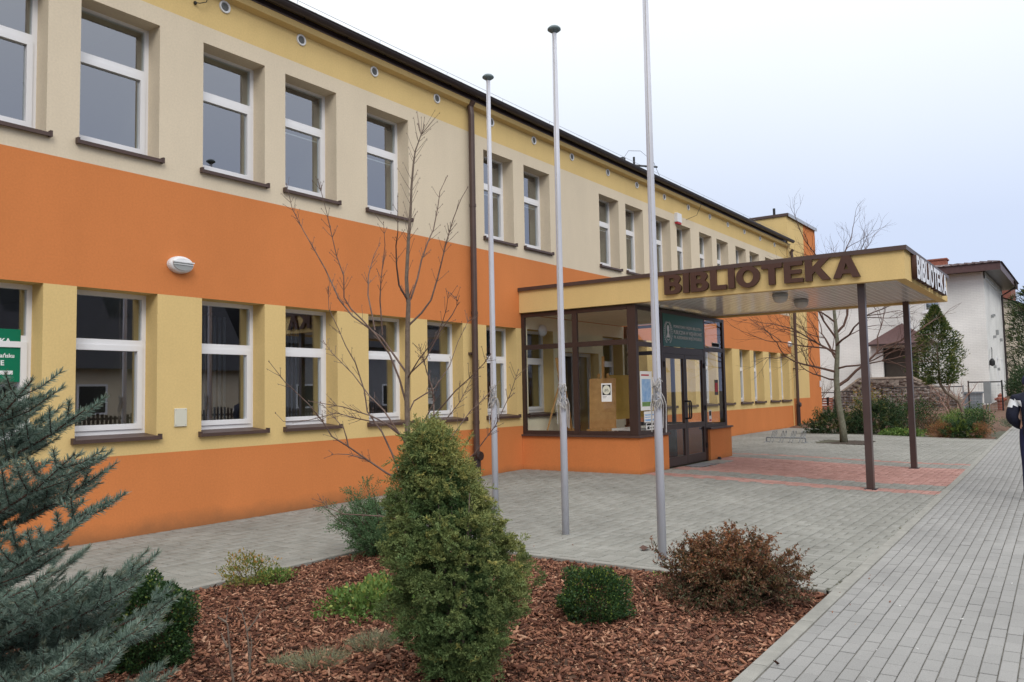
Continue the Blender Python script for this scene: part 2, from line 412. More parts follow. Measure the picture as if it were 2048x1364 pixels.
PQ = ((0,1,5,4),(1,2,6,5),(2,3,7,6),(3,0,4,7),(4,5,9,8),(5,6,10,9),(6,7,11,10),(7,4,8,11),(8,9,10,11))
def paver_arrays(cx, cy, L, W, ang, H=.028, c=.005):
    """12-vertex chamfered stones; L along the direction ang"""
    n = len(cx); hx, hy = L/2, W/2
    lx = np.stack([-hx, hx, hx, -hx, -hx, hx, hx, -hx, -hx+c, hx-c, hx-c, -hx+c], 1)
    ly = np.stack([-hy, -hy, hy, hy, -hy, -hy, hy, hy, -hy+c, -hy+c, hy-c, hy-c], 1)
    lz = np.array([-H]*4 + [-c*.8]*4 + [0]*4)[None].repeat(n, 0)
    tx = rng.normal(0, .0035, n)[:, None]; ty = rng.normal(0, .0035, n)[:, None]
    lz = lz + lx*tx + ly*ty + rng.normal(0, .0012, n)[:, None]
    ca, sa = np.cos(ang)[:, None], np.sin(ang)[:, None]
    X = cx[:, None] + lx*ca - ly*sa; Y = cy[:, None] + lx*sa + ly*ca
    return np.stack([X, Y, gz(X, Y)+lz], 2)
def in_view(P, m=.02):
    d = P - np.array(CAM); z = d@np.array(fw); x = d@np.array(rt)*FPX/z; y = d@np.array(up)*FPX/z
    return (z > .3) & (np.abs(x) < 1024) & (np.abs(y) < 682)
def lay(parent, name, rest, cx, cy, L, W, ang, m, hide=None, cham=.005):
    cx, cy, ang = map(np.asarray, (cx, cy, ang)); L = np.broadcast_to(np.asarray(L, float), cx.shape); W = np.broadcast_to(np.asarray(W, float), cx.shape)
    A = paver_arrays(cx, cy, L, W, ang, .028, cham)
    P = np.stack([cx, cy, gz(cx, cy)], 1); d = np.linalg.norm(P-np.array(CAM), axis=1)
    vis = in_view(P)
    if hide is not None: vis &= ~hide(cx, cy)
    order = np.argsort(np.where(vis, d, 1e6)); pick = order[:300]
    mask = np.ones(len(cx), bool); mask[pick] = False
    for i in pick:                                         # the nearest stones, one object each
        me = bpy.data.meshes.new(name)
        o_ = P[i]
        me.from_pydata([tuple(v) for v in A[i]], [], list(PQ)); me.materials.append(m)
        link(name, me, m, parent, origin=tuple(o_))
    np_boxes(rest, A[mask], m, parent, kind='stuff', quads=PQ)

PX = .187
# plaza: basket weave cells, grey, with the red carpet and red stripes in front of the door
ii, jj = np.meshgrid(np.arange(int(-1.0/PX), int(29.6/PX)), np.arange(-40, 0), indexing='ij')
ii = ii.ravel(); jj = jj.ravel()
X0 = 6.45 + (ii-34)*PX; Y0 = (jj+.5)*PX - .02
par = (ii+jj) % 2 == 0
cx = np.concatenate([np.where(par, X0-PX/4, X0), np.where(par, X0+PX/4, X0)])
cy = np.concatenate([np.where(par, Y0, Y0-PX/4), np.where(par, Y0, Y0+PX/4)])
an = np.concatenate([np.where(par, math.pi/2, 0.0)]*2)
def pit(x, y): return (np.abs(x-22.0) < .75) & (np.abs(y+3.5) < .62)
def bedm(x, y): return (x < 6.42) & (y < -2.80)
def porchm(x, y): return (x > 12.66) & (x < 16.93) & (y > -2.42)
keep = (cy > edge_y(cx)+np.where(an > 1, -.025, .0)) & ~bedm(cx, cy) & ~porchm(cx, cy) & ~pit(cx, cy) & ~((cx > 25.05) & (cy < -1.35))
LEN = np.full(len(cx), .1795); cut = an > 1
lo_ = np.maximum(cy-.0898, edge_y(cx)+.032); LEN = np.where(cut, cy+.0898-lo_, LEN); cy = np.where(cut, (cy+.0898+lo_)/2, cy)
cx, cy, an, LEN = cx[keep], cy[keep], an[keep], LEN[keep]
red = (((cx > 12.65) & (cx < 13.12)) | ((cx > 13.75) & (cx < 16.62)) | ((cx > 17.40) & (cx < 17.66)))
red &= ~((cy > -2.9) & (cx > 14.3) & (cx < 15.9))
lay(plaza, 'paver', 'pavers', cx[~red], cy[~red], LEN[~red], .0862, an[~red], M_pave)
g_ = (cy > -2.9) & (cx > 14.3) & (cx < 15.9)
lay(redpv, 'paver', 'pavers', cx[red], cy[red], LEN[red], .0862, an[red], M_redp)
# sidewalk: running bond along the street
ii, jj = np.meshgrid(np.arange(0, 330), np.arange(0, 44), indexing='ij'); ii = ii.ravel(); jj = jj.ravel()
s_ = 1.0 + (ii + .5*(jj % 2) + np.where((ii*7+jj*13) % 41 == 0, .0, 0))*PX; t_ = .052 + (jj+.5)*.0868
sx = s_*math.cos(ANG) + t_*math.sin(ANG); sy = edge_y(0) + s_*math.sin(ANG) - t_*math.cos(ANG)
lay(swalk, 'paver', 'pavers', sx, sy, .1790, .0808, np.full(len(sx), ANG), M_side, cham=.0035)

# edging strips: one metre concrete stones, children of the planting bed they enclose
bed = thing('planting_bed', None, None); bed['kind'] = 'structure'
def edging(parent, a, b, wd=.07, L=1.0, z=.004):
    a = Vector(a); b = Vector(b); n = max(1, round((b-a).length/L)); d = (b-a)/n; s = Vector((-d.y, d.x)).normalized()*wd/2
    for i in range(n):
        p = a+d*i+d*.003; q = a+d*(i+1)-d*.003; m_ = MB(); c = .006
        v = []
        zf = lambda v_: float(gz(v_.x, v_.y))
        for zz, k in ((-.12, 0), (z-c, 0), (z, c)):
            ss_ = s*(1-k/(wd/2))
            for w_ in (p-ss_, q-ss_, q+ss_, p+ss_): v.append((w_.x, w_.y, zf(w_)+zz))
        m_.add(v, [(0,1,5,4),(1,2,6,5),(2,3,7,6),(3,0,4,7),(4,5,9,8),(5,6,10,9),(6,7,11,10),(7,4,8,11),(8,9,10,11)])
        c_ = (p+q)/2
        m_.build('edging_stone', M_conc, parent, origin=(c_.x, c_.y, zf(c_)))
edging(bed, (-1, -2.84), (6.38, -2.84)); edging(bed, (6.38, -2.88), (6.38, -7.11))
edging(swalk, (.5, edge_y(.5)+.0), (25.2, edge_y(25.2)), wd=.09)
fbed = thing('far_planting_bed', None, None); fbed['kind'] = 'structure'
edging(fbed, (25.2, edge_y(25.2)+.06), (25.2, -1.2)); edging(fbed, (25.24, edge_y(25.2)), (40, edge_y(40)), wd=.09)

# soil and bark mulch
def bump2(X, Y, a=.02):
    return a*(np.sin(X*3.1+Y*1.7)+np.sin(X*1.3-Y*4.1+1)+.6*np.sin(X*7.7+Y*6.1))/2.6
def soil_z(X, Y):
    ins = np.minimum(np.minimum(6.34-X, -2.9-Y), Y-edge_y(X)-.06)
    return -.035 + .045*ss(ins/.5) + bump2(X, Y, .018)*ss(ins/.3)
b_ = MB()
nx, ny = 60, 36
for i in range(nx):
    for j in range(ny):
        x = -1.5+i*(6.36+1.5)/(nx-1); lo = edge_y(x)+.03; y = lo+(-2.86-lo)*j/(ny-1)
        b_.v.append((x, y, float(soil_z(x, y))))
b_.f = [(i*ny+j, (i+1)*ny+j, (i+1)*ny+j+1, i*ny+j+1) for i in range(nx-1) for j in range(ny-1)]; b_.m = [0]*len(b_.f)
b_.build('soil', M_soil, bed, fix=False)
def chips(name, n, xr, yr, parent, zf, ok=None, size=1.0, mtl=None):
    x = rng.uniform(*xr, n); y = rng.uniform(*yr, n)
    if ok is not None: k = ok(x, y); x, y = x[k], y[k]
    n = len(x)
    L = np.minimum(np.exp(rng.normal(math.log(.029), .5, n)), .085)*size; W = L*rng.uniform(.16, .45, n); T = rng.uniform(.0025, .008, n)*size
    yaw_ = rng.uniform(0, 2*np.pi, n); tilt = rng.normal(0, .34, n); rl = rng.normal(0, .4, n)
    d = np.stack([np.cos(yaw_)*np.cos(tilt), np.sin(yaw_)*np.cos(tilt), np.sin(tilt)], 1)
    s = np.cross(d, np.array([0, 0, 1.])); s = nrm(s); u = np.cross(s, d)
    s2 = s*np.cos(rl)[:, None]+u*np.sin(rl)[:, None]; u2 = -s*np.sin(rl)[:, None]+u*np.cos(rl)[:, None]
    c = np.stack([x, y, zf(x, y)+rng.uniform(.0, .022, n)], 1)
    V = np.empty((n, 8, 3))
    k = 0
    for uz in (-1, 1):
        for sx_, sy_ in ((-1,-1),(1,-1),(1,1),(-1,1)):
            jl = rng.uniform(.65, 1.0, n); jw = rng.uniform(.35, 1.0, n)
            bend = rng.normal(0, .06, n)*L
            V[:, k] = c + d*(sx_*L/2*jl)[:, None] + s2*(sy_*W/2*jw)[:, None] + u2*(uz*T/2+bend)[:, None]; k += 1
    return np_boxes(name, V, mtl or M_chip, parent, kind='stuff')
okbed = lambda x, y: (y > edge_y(x)+.055) & (y < -2.895) & (x < 6.33)
chips('bark_mulch', 78000, (1.2, 6.34), (-7.4, -2.88), bed, soil_z, okbed)
chips('bark_flakes', 3000, (1.4, 6.3), (-7.3, -2.9), bed, lambda x, y: soil_z(x, y)+.012, okbed, 1.35)
chips('stray_bark', 130, (3, 7.2), (-7.6, -2.7), plaza, lambda x, y: gz(x, y)+.004, lambda x, y: ~okbed(x, y), .6)

# far garden soil rising gently to the neighbour's house
def far_z(X, Y): return np.maximum(.06, .06+.03*(X-26))*np.where(X > 46, 1, 1) + bump2(X*1.3, Y*1.3, .03)
sheet('garden_ground', np.linspace(25.22, 70, 60), np.linspace(-6.55, 14, 40), lambda X, Y: np.where(Y < edge_y(X)+.1, -.1, far_z(X, Y)), M_soil)
# tree pit soil
pb = MB(); pb.box(21.25, 22.75, -4.12, -2.88, -.1, .108); tp = pb.build('tree_pit', mat('dark_pit_soil', (.055, .042, .032), .95, .4, 12.0, bump=.8, bscale=40)); tp['kind'] = 'structure'

M_moss = mat('joint_moss', (.10, .10, .035), .95, .35, 20.0); M_fleck = mat('white_fleck', (.70, .70, .68), .9, .1)
chips('joint_moss', 2600, (6.4, 15.5), (-7.3, -6.7), plaza, lambda x, y: gz(x, y)-.006, lambda x, y: np.abs(y-edge_y(x)-.052+.012*np.sin(x*2.3)) < .012, .45, M_moss)
chips('white_flecks', 60, (3.5, 12), (-9.3, -7.3), swalk, lambda x, y: gz(x, y)-.009, lambda x, y: y < edge_y(x)-.1, .55, M_fleck)
# ------------------------------------------------------------------ library building
WX = [(-.2), 1.17, 2.0+.05]   # placeholder for hidden part
PAIRS = [.45, 2.02, 3.532, 4.80, 6.305, 7.568, 9.108, 10.434, 12.025, 13.307, 14.79, 16.27, 17.536, 19.12, 20.439, 21.972, 23.265, 24.825, 26.088, 27.603, 28.835]
PAIRS_U = [c for c in PAIRS if abs(c-10.434) > .01 and not 14 < c < 16]
PAIRS_G = [c for c in PAIRS if not 14 < c < 16]
WW = .925; Z_PL, Z_GS, Z_GT, Z_OR, Z_US, Z_UT, Z_YB, Z_TOP = .901, 1.088, 2.745, 4.111, 4.324, 5.961, 6.18, 6.90
XE = 29.62
lib = thing('library_building', 'long two-storey library painted in orange, yellow and cream bands with white windows', 'building', (0, 0, 0))
holes = [(c-WW/2, c+WW/2, Z_US, Z_UT) for c in PAIRS_U] + [(c-WW/2, c+WW/2, Z_GS, Z_GT) for c in PAIRS_G]
DOORH = (14.2, 15.6, .08, 2.35); holes.append(DOORH)
TH = .50
def wall_grid(name, parent, x0, x1, z0, z1, holes, bands, mats, y=0.0):
    xs = sorted({x0, x1} | {v for h in holes for v in h[:2]}); zs = sorted({z0, z1} | {v for h in holes for v in h[2:]} | {b[0] for b in bands})
    xs = [v for v in xs if x0 <= v <= x1]; zs = [v for v in zs if z0 <= v <= z1]
    mb = MB()
    def band(z):
        k = 0
        for zz, mi in bands:
            if z >= zz: k = mi
        return k
    for i in range(len(xs)-1):
        for j in range(len(zs)-1):
            xc, zc = (xs[i]+xs[i+1])/2, (zs[j]+zs[j+1])/2
            if any(h[0] < xc < h[1] and h[2] < zc < h[3] for h in holes): continue
            mb.quad((xs[i], y, zs[j]), (xs[i+1], y, zs[j]), (xs[i+1], y, zs[j+1]), (xs[i], y, zs[j+1]), band(zc))
    for hx0, hx1, hz0, hz1 in holes:
        mi = band((hz0+hz1)/2)
        mb.quad((hx0, y, hz0), (hx0, y, hz1), (hx0, y+TH, hz1), (hx0, y+TH, hz0), mi)
        mb.quad((hx1, y, hz1), (hx1, y, hz0), (hx1, y+TH, hz0), (hx1, y+TH, hz1), mi)
        mb.quad((hx0, y, hz1), (hx1, y, hz1), (hx1, y+TH, hz1), (hx0, y+TH, hz1), mi)
        mb.quad((hx1, y, hz0), (hx0, y, hz0), (hx0, y+TH, hz0), (hx1, y+TH, hz0), mi)
    return mb.build(name, mats, parent, fix=False)
bands = [(-9, 0), (Z_PL, 1), (Z_GT, 0), (Z_OR, 2), (Z_YB, 1)]
XW0 = -5.0; DEPTH = 10.0
wall_grid('front_wall', lib, XW0, XE, -.25, Z_TOP, holes, bands, [M_or, M_ye, M_cr])
# other walls, floors, rooms behind the windows
m_ = MB(); m_.quad((XW0, 0, -.2), (XW0, DEPTH, -.2), (XW0, DEPTH, Z_TOP), (XW0, 0, Z_TOP)); m_.quad((XW0, DEPTH, -.2), (XE, DEPTH, -.2), (XE, DEPTH, Z_TOP), (XW0, DEPTH, Z_TOP)); m_.quad((XE, 0, -.2), (XE, DEPTH, -.2), (XE, DEPTH, Z_TOP), (XE, 0, Z_TOP))
m_.build('rear_wall', M_ye, lib)
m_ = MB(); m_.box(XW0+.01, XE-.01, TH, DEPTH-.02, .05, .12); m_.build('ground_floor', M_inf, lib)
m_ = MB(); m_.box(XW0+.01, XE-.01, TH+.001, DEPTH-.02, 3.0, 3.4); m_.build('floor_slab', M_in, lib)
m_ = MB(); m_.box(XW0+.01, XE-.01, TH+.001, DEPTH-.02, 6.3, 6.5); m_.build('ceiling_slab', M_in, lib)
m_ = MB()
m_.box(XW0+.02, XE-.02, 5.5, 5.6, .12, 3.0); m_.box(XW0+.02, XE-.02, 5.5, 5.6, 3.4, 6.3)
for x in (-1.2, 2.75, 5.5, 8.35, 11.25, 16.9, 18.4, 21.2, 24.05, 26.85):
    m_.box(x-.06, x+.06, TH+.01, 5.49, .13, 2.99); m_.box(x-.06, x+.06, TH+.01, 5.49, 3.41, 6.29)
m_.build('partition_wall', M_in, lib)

# windows: frame, sash, two panes, metal sill; meshes shared between copies
FD = .245
def rect_frame(mb, x0, x1, z0, z1, w_, y0, y1, wb=None):
    wb = wb or w_
    mb.box(x0, x0+w_, y0, y1, z0, z1); mb.box(x1-w_, x1, y0, y1, z0, z1)
    mb.box(x0+w_, x1-w_, y0, y1, z0, z0+wb); mb.box(x0+w_, x1-w_, y0, y1, z1-w_, z1)
WH = Z_GT-Z_GS; h2 = WW/2; TZ = WH*.655       # transom height above the opening's foot
f = MB(); rect_frame(f, -h2, h2, .04, WH, .052, FD, FD+.07, .06); f.box(-h2+.052, h2-.052, FD+.002, FD+.068, TZ-.035, TZ+.035)
WF = f.build('window', M_wf)
s = MB(); rect_frame(s, -h2+.045, h2-.045, .095, TZ-.03, .062, FD-.018, FD+.05)
SA = s.build('sash', M_wf)
p_ = MB(); p_.box(-h2+.1, h2-.1, FD+.02, FD+.032, .15, TZ-.085); PA = p_.build('pane', M_gl)
p_ = MB(); p_.box(-h2+.05, h2-.05, FD+.022, FD+.034, TZ+.033, WH-.05); PB = p_.build('pane', M_gl)
si = MB()
si.add([(-h2-.03, FD+.01, .045), (h2+.03, FD+.01, .045), (h2+.03, -.055, .012), (-h2-.03, -.055, .012),
        (-h2-.03, FD+.01, .03), (h2+.03, FD+.01, .03), (h2+.03, -.055, -.028), (-h2-.03, -.055, -.028)],
       [(0,1,2,3),(7,6,5,4),(3,2,6,7),(0,3,7,4),(1,5,6,2),(0,4,5,1)])
for sx in (-1, 1): si.box(sx*(h2+.03)-.012, sx*(h2+.03)+.012, -.058, .0-.002, -.03, .035)
SI = si.build('sill', M_br)
bl = MB(); bl.box(-h2+.07, h2-.07, FD+.075, FD+.14, WH-.13, WH-.01); BL = bl.build('blind_cassette', M_dark)
rl_ = MB(); rl_.box(-h2+.11, h2-.11, FD+.055, FD+.075, TZ-.16, TZ-.145); RL = rl_.build('blind_rail', M_wf)
cu = MB()
for k in range(15):
    x = -h2+.06+k*.058; cu.add([(x, FD+.16+.018*(k % 2), .05), (x+.06, FD+.16+.018*((k+1) % 2), .05), (x+.06, FD+.16+.018*((k+1) % 2), WH-.12), (x, FD+.16+.018*(k % 2), WH-.12)], [(0, 1, 2, 3)])
CU = cu.build('curtain', M_curt, fix=False)
cv = MB()
for k in range(9):
    x = -h2+.08+k*.075; cv.add([(x, FD+.30, .05), (x+.06, FD+.33, .05), (x+.06, FD+.33, WH-.15), (x, FD+.30, WH-.15)], [(0, 1, 2, 3)])
CV = cv.build('curtain', M_blind, fix=False)
protos = [CV, WF, SA, PA, PB, SI, BL, RL, CU]
def window(cx, zb, extras):
    w0 = WF.copy(); col.objects.link(w0); w0.parent = lib; w0.location = (cx, 0, zb)
    for pr in [SA, PA, PB, SI] + extras:
        c = pr.copy(); col.objects.link(c); c.parent = w0; c.location = (0, 0, 0)
    return w0
for c in PAIRS_U:
    ex = [] if c < 7 else [BL, RL]
    if c > 17: ex = [BL, RL, CU]
    window(c, Z_US, ex)
for c in PAIRS_G:
    window(c, Z_GS, [CU] if c > 17 else [CV] if 5.5 < c < 8 else [])
for o in protos: bpy.data.objects.remove(o)

# cornice, gutter, roof, downpipes, vents
m_ = MB(); m_.prism([(XW0, -.002, 6.60), (XW0, -.10, 6.63), (XW0, -.13, 6.70), (XW0, -.002, 6.70)], (XE-XW0, 0, 0)); m_.build('cornice', M_ye, lib)
m_ = MB(); m_.box(XW0, XE, -.14, -.004, 6.702, 6.72); m_.build('cornice_flashing', M_br, lib)
g_ = MB(); prof = [(math.cos(a), math.sin(a)) for a in np.linspace(math.pi, 2*math.pi, 9)]
gy, gzz, gr = -.215, 6.835, .075
vs_ = []; n_ = len(prof)
for x in (XW0, XE+.05):
    for c_, s_2 in prof: vs_.append((x, gy+gr*c_, gzz+gr*s_2))
    for c_, s_2 in reversed(prof): vs_.append((x, gy+(gr-.006)*c_, gzz+(gr-.006)*s_2))
k = 2*n_; g_.add(vs_, [(i, (i+1) % k, k+(i+1) % k, k+i) for i in range(k)] + [tuple(range(k)), tuple(range(2*k-1, k-1, -1))])
g_.tube([(XW0, gy-gr, gzz), (XE+.05, gy-gr, gzz)], .011, 6)
g_.build('gutter', M_gut, lib)
m_ = MB(); m_.box(-.012, .012, gy-gr-.006, -.02, gzz+.004, gzz+.012); GB = m_.build('gutter_bracket', M_gut, lib)
for k, x in enumerate(np.arange(XW0+.4, XE, .8)):
    c = GB if k == 0 else GB.copy()
    if k: col.objects.link(c); c.parent = lib
    c.location = (x, 0, 0)
m_ = MB(); m_.add([(XW0, -.20, 6.88), (XE, -.20, 6.88), (XE, 5.0, 7.42), (XW0, 5.0, 7.42), (XE, DEPTH+.3, 6.88), (XW0, DEPTH+.3, 6.88)], [(0, 1, 2, 3), (3, 2, 4, 5)])
m_.add([(XW0, -.20, 6.86), (XE, -.20, 6.86), (XE, -.20, 6.88), (XW0, -.20, 6.88)], [(0, 1, 2, 3)]); m_.build('roof', M_gut, lib)
m_ = MB(); m_.box(XW0, XE, -.002, .02, 6.72, 6.87); m_.build('roof_board', M_br, lib)
def downpipe(x, ztop, zend, y=-.10, wide=True, base=.1):
    d = MB(); d.tube([(x, y, zend), (x, y, ztop-.25), (x, y+.02, ztop-.1), (x, y-.05, ztop)], .055, 12)
    for z in np.arange(1.0, ztop-.4, 1.9): d.tube([(x, y, z), (x, y, z+.05)], .062, 12)
    d.box(x-.07, x+.07, y+.04, -.002, 2.2, 2.24)
    d.build('downpipe', M_br, lib, origin=(x, y, 0), smooth=False)
    e_ = MB(); e_.tube([(x, y, base-.1), (x, y, zend+.06)], .07, 12); e_.lathe([(.02, -.03), (.075, -.03), (.085, 0), (.075, .03), (.02, .03)], (x, y-.07, zend+.03), 12, axis='y')
    e_.build('downpipe_shoe', M_gut, lib, origin=(x, y, 0))
downpipe(11.10, 6.70, .42, base=.06); downpipe(XE+.12, 6.55, .9, y=-.14, base=.13)
for i, x in enumerate([.2, 1.7, 3.2, 4.7, 6.142, 7.38, 8.807, 10.281, 11.816, 13.219, 14.668, 16.248, 17.701, 19.261, 20.795, 22.331, 23.754, 25.2, 26.7, 28.2]):
    v = MB(); v.lathe([(.055, -.012), (.062, -.018), (.078, -.018), (.082, -.001), (.055, -.001)], (x, 0, 6.53), 20, axis='y', cap=False)
    vo = v.build('vent', M_plast, lib, origin=(x, 0, 6.53))
    q = MB()
    q.lathe([(.0, -.002), (.056, -.002), (.056, -.001), (0, -.001)], (x, 0, 6.53), 16, axis='y', m=1)
    for kz in range(-4, 5):
        hw = math.sqrt(max(0, .056**2-(kz*.012)**2)); q.box(x-hw, x+hw, -.012, -.004, 6.53+kz*.012-.002, 6.53+kz*.012+.002)
    q.build('vent_louvre', [M_gray, M_dark], vo)
# lightning wire, roof aerials
m_ = MB(); m_.tube([(XW0, -.15, 6.99), (XE, -.15, 6.99)], .004, 4)
for x in np.arange(XW0+1, XE, 1.6): m_.tube([(x, -.12, 6.885), (x, -.15, 6.99)], .004, 4)
m_.build('lightning_wire', M_steel, lib)
m_ = MB(); m_.tube([(19.2, .8, 6.9), (19.2, .8, 7.72)], .03, 8); m_.tube([(19.21, .8, 7.5), (20.6, .8, 7.76)], .028, 6); m_.tube([(18.6, .8, 7.55), (18.9, .8, 7.82), (19.6, .8, 7.98), (20.4, .8, 7.85), (20.9, .8, 7.4)], .006, 4); m_.box(18.5, 18.62, .75, .85, 7.45, 7.56)
m_.build('roof_mast', M_dark, lib)
m_ = MB(); m_.tube([(20.9, -.2, 6.9), (21.0, -.3, 6.6), (20.9, -.2, 6.3), (20.6, -.01, 6.15)], .006, 5); m_.build('hanging_cable', M_dark, lib)
m_ = MB(); m_.tube([(5.72, -.01, 6.42), (5.75, -.06, 6.41), (5.84, -.06, 6.46), (5.86, -.1, 6.62)], .006, 5); m_.box(5.70, 5.73, -.03, -.001, 6.40, 6.43); m_.build('cable_stub', M_dark, lib)

# stair tower at the far end
TX0, TX1, TZT = XE+.012, 33.3, 7.78
tow = thing('stair_tower', 'taller yellow block with an orange corner strip at the far end of the library', 'building', (TX0, 0, 0))
bt = [(-9, 0), (.95, 1)]
m_ = MB()
m_.quad((TX0, -.03, -.2), (TX1-1.62, -.03, -.2), (TX1-1.62, -.03, 1.15), (TX0, -.03, 1.15), 0)
m_.quad((TX0, -.03, 1.15), (TX1-1.62, -.03, 1.15), (TX1-1.62, -.03, TZT), (TX0, -.03, TZT), 1)
m_.quad((TX1-1.62, -.03, -.2), (TX1, -.03, -.2), (TX1, -.03, TZT), (TX1-1.62, -.03, TZT), 0)
m_.quad((TX1, -.03, -.2), (TX1, 6, -.2), (TX1, 6, TZT), (TX1, -.03, TZT), 0)
m_.quad((TX0, 6, -.2), (TX0, -.03, -.2), (TX0, -.03, TZT), (TX0, 6, TZT), 1)
m_.quad((TX0, 6, -.2), (TX1, 6, -.2), (TX1, 6, TZT), (TX0, 6, TZT), 1)
m_.quad((TX0, -.03, TZT), (TX1, -.03, TZT), (TX1, 6, TZT), (TX0, 6, TZT), 1)
m_.build('wall', [M_or, M_ye], tow)
m_ = MB(); m_.box(TX0-.05, TX1+.05, -.10, 6.05, TZT+.002, TZT+.10); m_.build('roof_edge', M_br, tow)
m_ = MB(); m_.box(TX0+.0, TX1+.06, -.115, -.102, TZT-.02, TZT+.105); m_.build('coping', M_steel, tow)
m_ = MB(); m_.tube([(30.9, .8, TZT), (30.9, .8, 8.4)], .05, 8); m_.build('chimney_pipe', M_dark, tow)
m_ = MB(); m_.box(29.9, 30.05, -.035, -.031, .55, .75); m_.build('vent_slot', M_dark, tow)
m_ = MB(); m_.box(33.05, 33.2, -.06, -.031, 1.55, 1.8); m_.build('junction_box', M_plast, tow)

# wall fittings
def wall_lamp(x, z, label, sx=1.0, y=0.0):
    t = thing('wall_lamp', label, 'lamp', (x, y, z), 'lamps fixed to the facade')
    b = MB(); prof = []
    n = 28
    def ell(rx, rz, yy): return [(x+rx*math.cos(2*math.pi*k/n), y+yy, z+rz*math.sin(2*math.pi*k/n)) for k in range(n)]
    rings = [ell(.158*sx, .102, -.002), ell(.158*sx, .102, -.045), ell(.148*sx, .094, -.07), ell(.115*sx, .07, -.092)]
    v = [p for r_ in rings for p in r_]; fcs = [(i*n+k, i*n+(k+1) % n, (i+1)*n+(k+1) % n, (i+1)*n+k) for i in range(3) for k in range(n)]
    fcs.append(tuple(3*n+k for k in range(n)))
    b.add(v, fcs); b.build('housing', M_plast, t, smooth=False)
    g = MB(); pts = [(x+.128*sx*math.cos(a), z-.002+.072*math.sin(a)) for a in np.linspace(math.pi+.12, 2*math.pi-.12, 14)] + [(x+.125*sx, z+.022), (x-.125*sx, z+.022)]
    g.prism([(px_, y-.084, pz_) for px_, pz_ in pts], (0, -.014, 0)); g.build('diffuser', M_gray, t)
    h = MB(); h.box(x-.14*sx, x+.14*sx, y-.108, y-.094, z+.018, z+.032); h.box(x-.13*sx, x+.13*sx, y-.106, y-.099, z-.008, z-.001); h.build('hood_rib', M_plast, t)
    return t
wall_lamp(5.53, 3.115, 'white oval wall lamp above the second ground-floor window from the left')
wall_lamp(29.38, 3.09, 'small white wall lamp beside the far downpipe', .8)
m_ = MB(); m_.bbox(19.86, 20.14, -.09, -.001, 5.98, 6.22, .01); al = m_.build('alarm_box', M_plast, origin=(20, 0, 6.1)); tag(al, 'white alarm siren box high on the cream wall between upper windows', 'alarm box')
m_ = MB(); m_.box(19.88, 20.12, -.085, -.004, 5.93, 5.978); m_.build('strobe_lens', M_red, al)
ub = thing('utility_box', 'flat cream cover plate on the yellow wall between two ground windows', 'utility box', (5.56, 0, 1.2))
m_ = MB(); m_.bbox(5.482, 5.638, -.018, -.001, 1.196, 1.408, .004); m_.build('cover', mat('cream_cover', (.62, .60, .50), .5, .03), ub)
m_ = MB()
for dx in (5.497, 5.623):
    for dz in (1.212, 1.392): m_.lathe([(.004, -.022), (.005, -.018)], (dx, 0, dz), 8, axis='y')
m_.build('screws', M_steel, ub)
# green sign stuck in the leftmost ground window
def text_mesh(name, body, size, mtl, parent, origin, X, Z, align='LEFT', weight=0.0, depth=.001):
    cu_ = bpy.data.curves.new(name, 'FONT'); cu_.body = body; cu_.size = size; cu_.align_x = align; cu_.extrude = depth; cu_.offset = weight; cu_.resolution_u = 3
    o = bpy.data.objects.new('tmp', cu_); col.objects.link(o)
    me = bpy.data.meshes.new_from_object(o); bpy.data.objects.remove(o); me.name = name
    X = Vector(X); Z = Vector(Z); n = X.cross(Z)
    mt = Matrix(((X.x, Z.x, n.x, origin[0]), (X.y, Z.y, n.y, origin[1]), (X.z, Z.z, n.z, origin[2]), (0, 0, 0, 1)))
    me.transform(mt); me.materials.clear(); me.materials.append(mtl)
    return link(name, me, mtl, parent)
ws = thing('window_sign', 'green library sign with white lettering in the leftmost ground-floor window', 'sign', (3.53, FD, 1.6))
m_ = MB(); m_.box(3.165, 3.889, FD-.004, FD+.016, 1.725, 2.27); m_.build('sign_panel', M_green, ws)
yy = FD-.006
text_mesh('lettering', 'BIBLIOTEKA', .082, M_text, ws, (3.795, yy, 2.115), (1, 0, 0), (0, 0, 1), 'RIGHT', .0022)
text_mesh('lettering', 'w Gdańsku', .058, M_text, ws, (3.832, yy, 1.975), (1, 0, 0), (0, 0, 1), 'RIGHT', .0015)
text_mesh('lettering', 'FILIA W WEJHEROWIE', .072, M_text, ws, (3.735, yy, 1.895), (1, 0, 0), (0, 0, 1), 'RIGHT', .002)
m_ = MB(); m_.box(3.2, 3.818, yy-.001, yy+.001, 1.80, 1.84); m_.build('white_bar', M_text, ws)
# ------------------------------------------------------------------ glazed entrance porch
GX0, GX1, GY = 12.68, 16.85, -2.36           # glazing planes
ZS, ZC, ZG = .745, 3.015, .09
por = thing('entrance_porch', 'glazed entrance porch with brown frames and orange base walls under the flat canopy', 'porch', (14.7, -1.2, ZG))
m_ = MB()
def basewall(x0, x1, y0, y1): m_.box(x0, x1, y0, y1, -.1, ZS-.035)
basewall(12.63, 12.83, -2.24, -.003); basewall(12.63, 13.80, -2.44, -2.24); m_.build('base_wall', M_or, por)
m_ = MB(); basewall(15.78, 16.96, -2.44, -2.24); basewall(16.76, 16.96, -2.24, -.003); m_.build('base_wall', M_or, por)
m_ = MB(); m_.box(12.59, 12.86, -2.22, -.004, ZS-.034, ZS); m_.box(12.59, 13.83, -2.475, -2.22, ZS-.034, ZS); m_.build('sill', M_br, por)
m_ = MB(); m_.box(15.75, 17.0, -2.475, -2.22, ZS-.034, ZS); m_.box(16.73, 17.0, -2.22, -.004, ZS-.034, ZS); m_.build('sill', M_br, por)
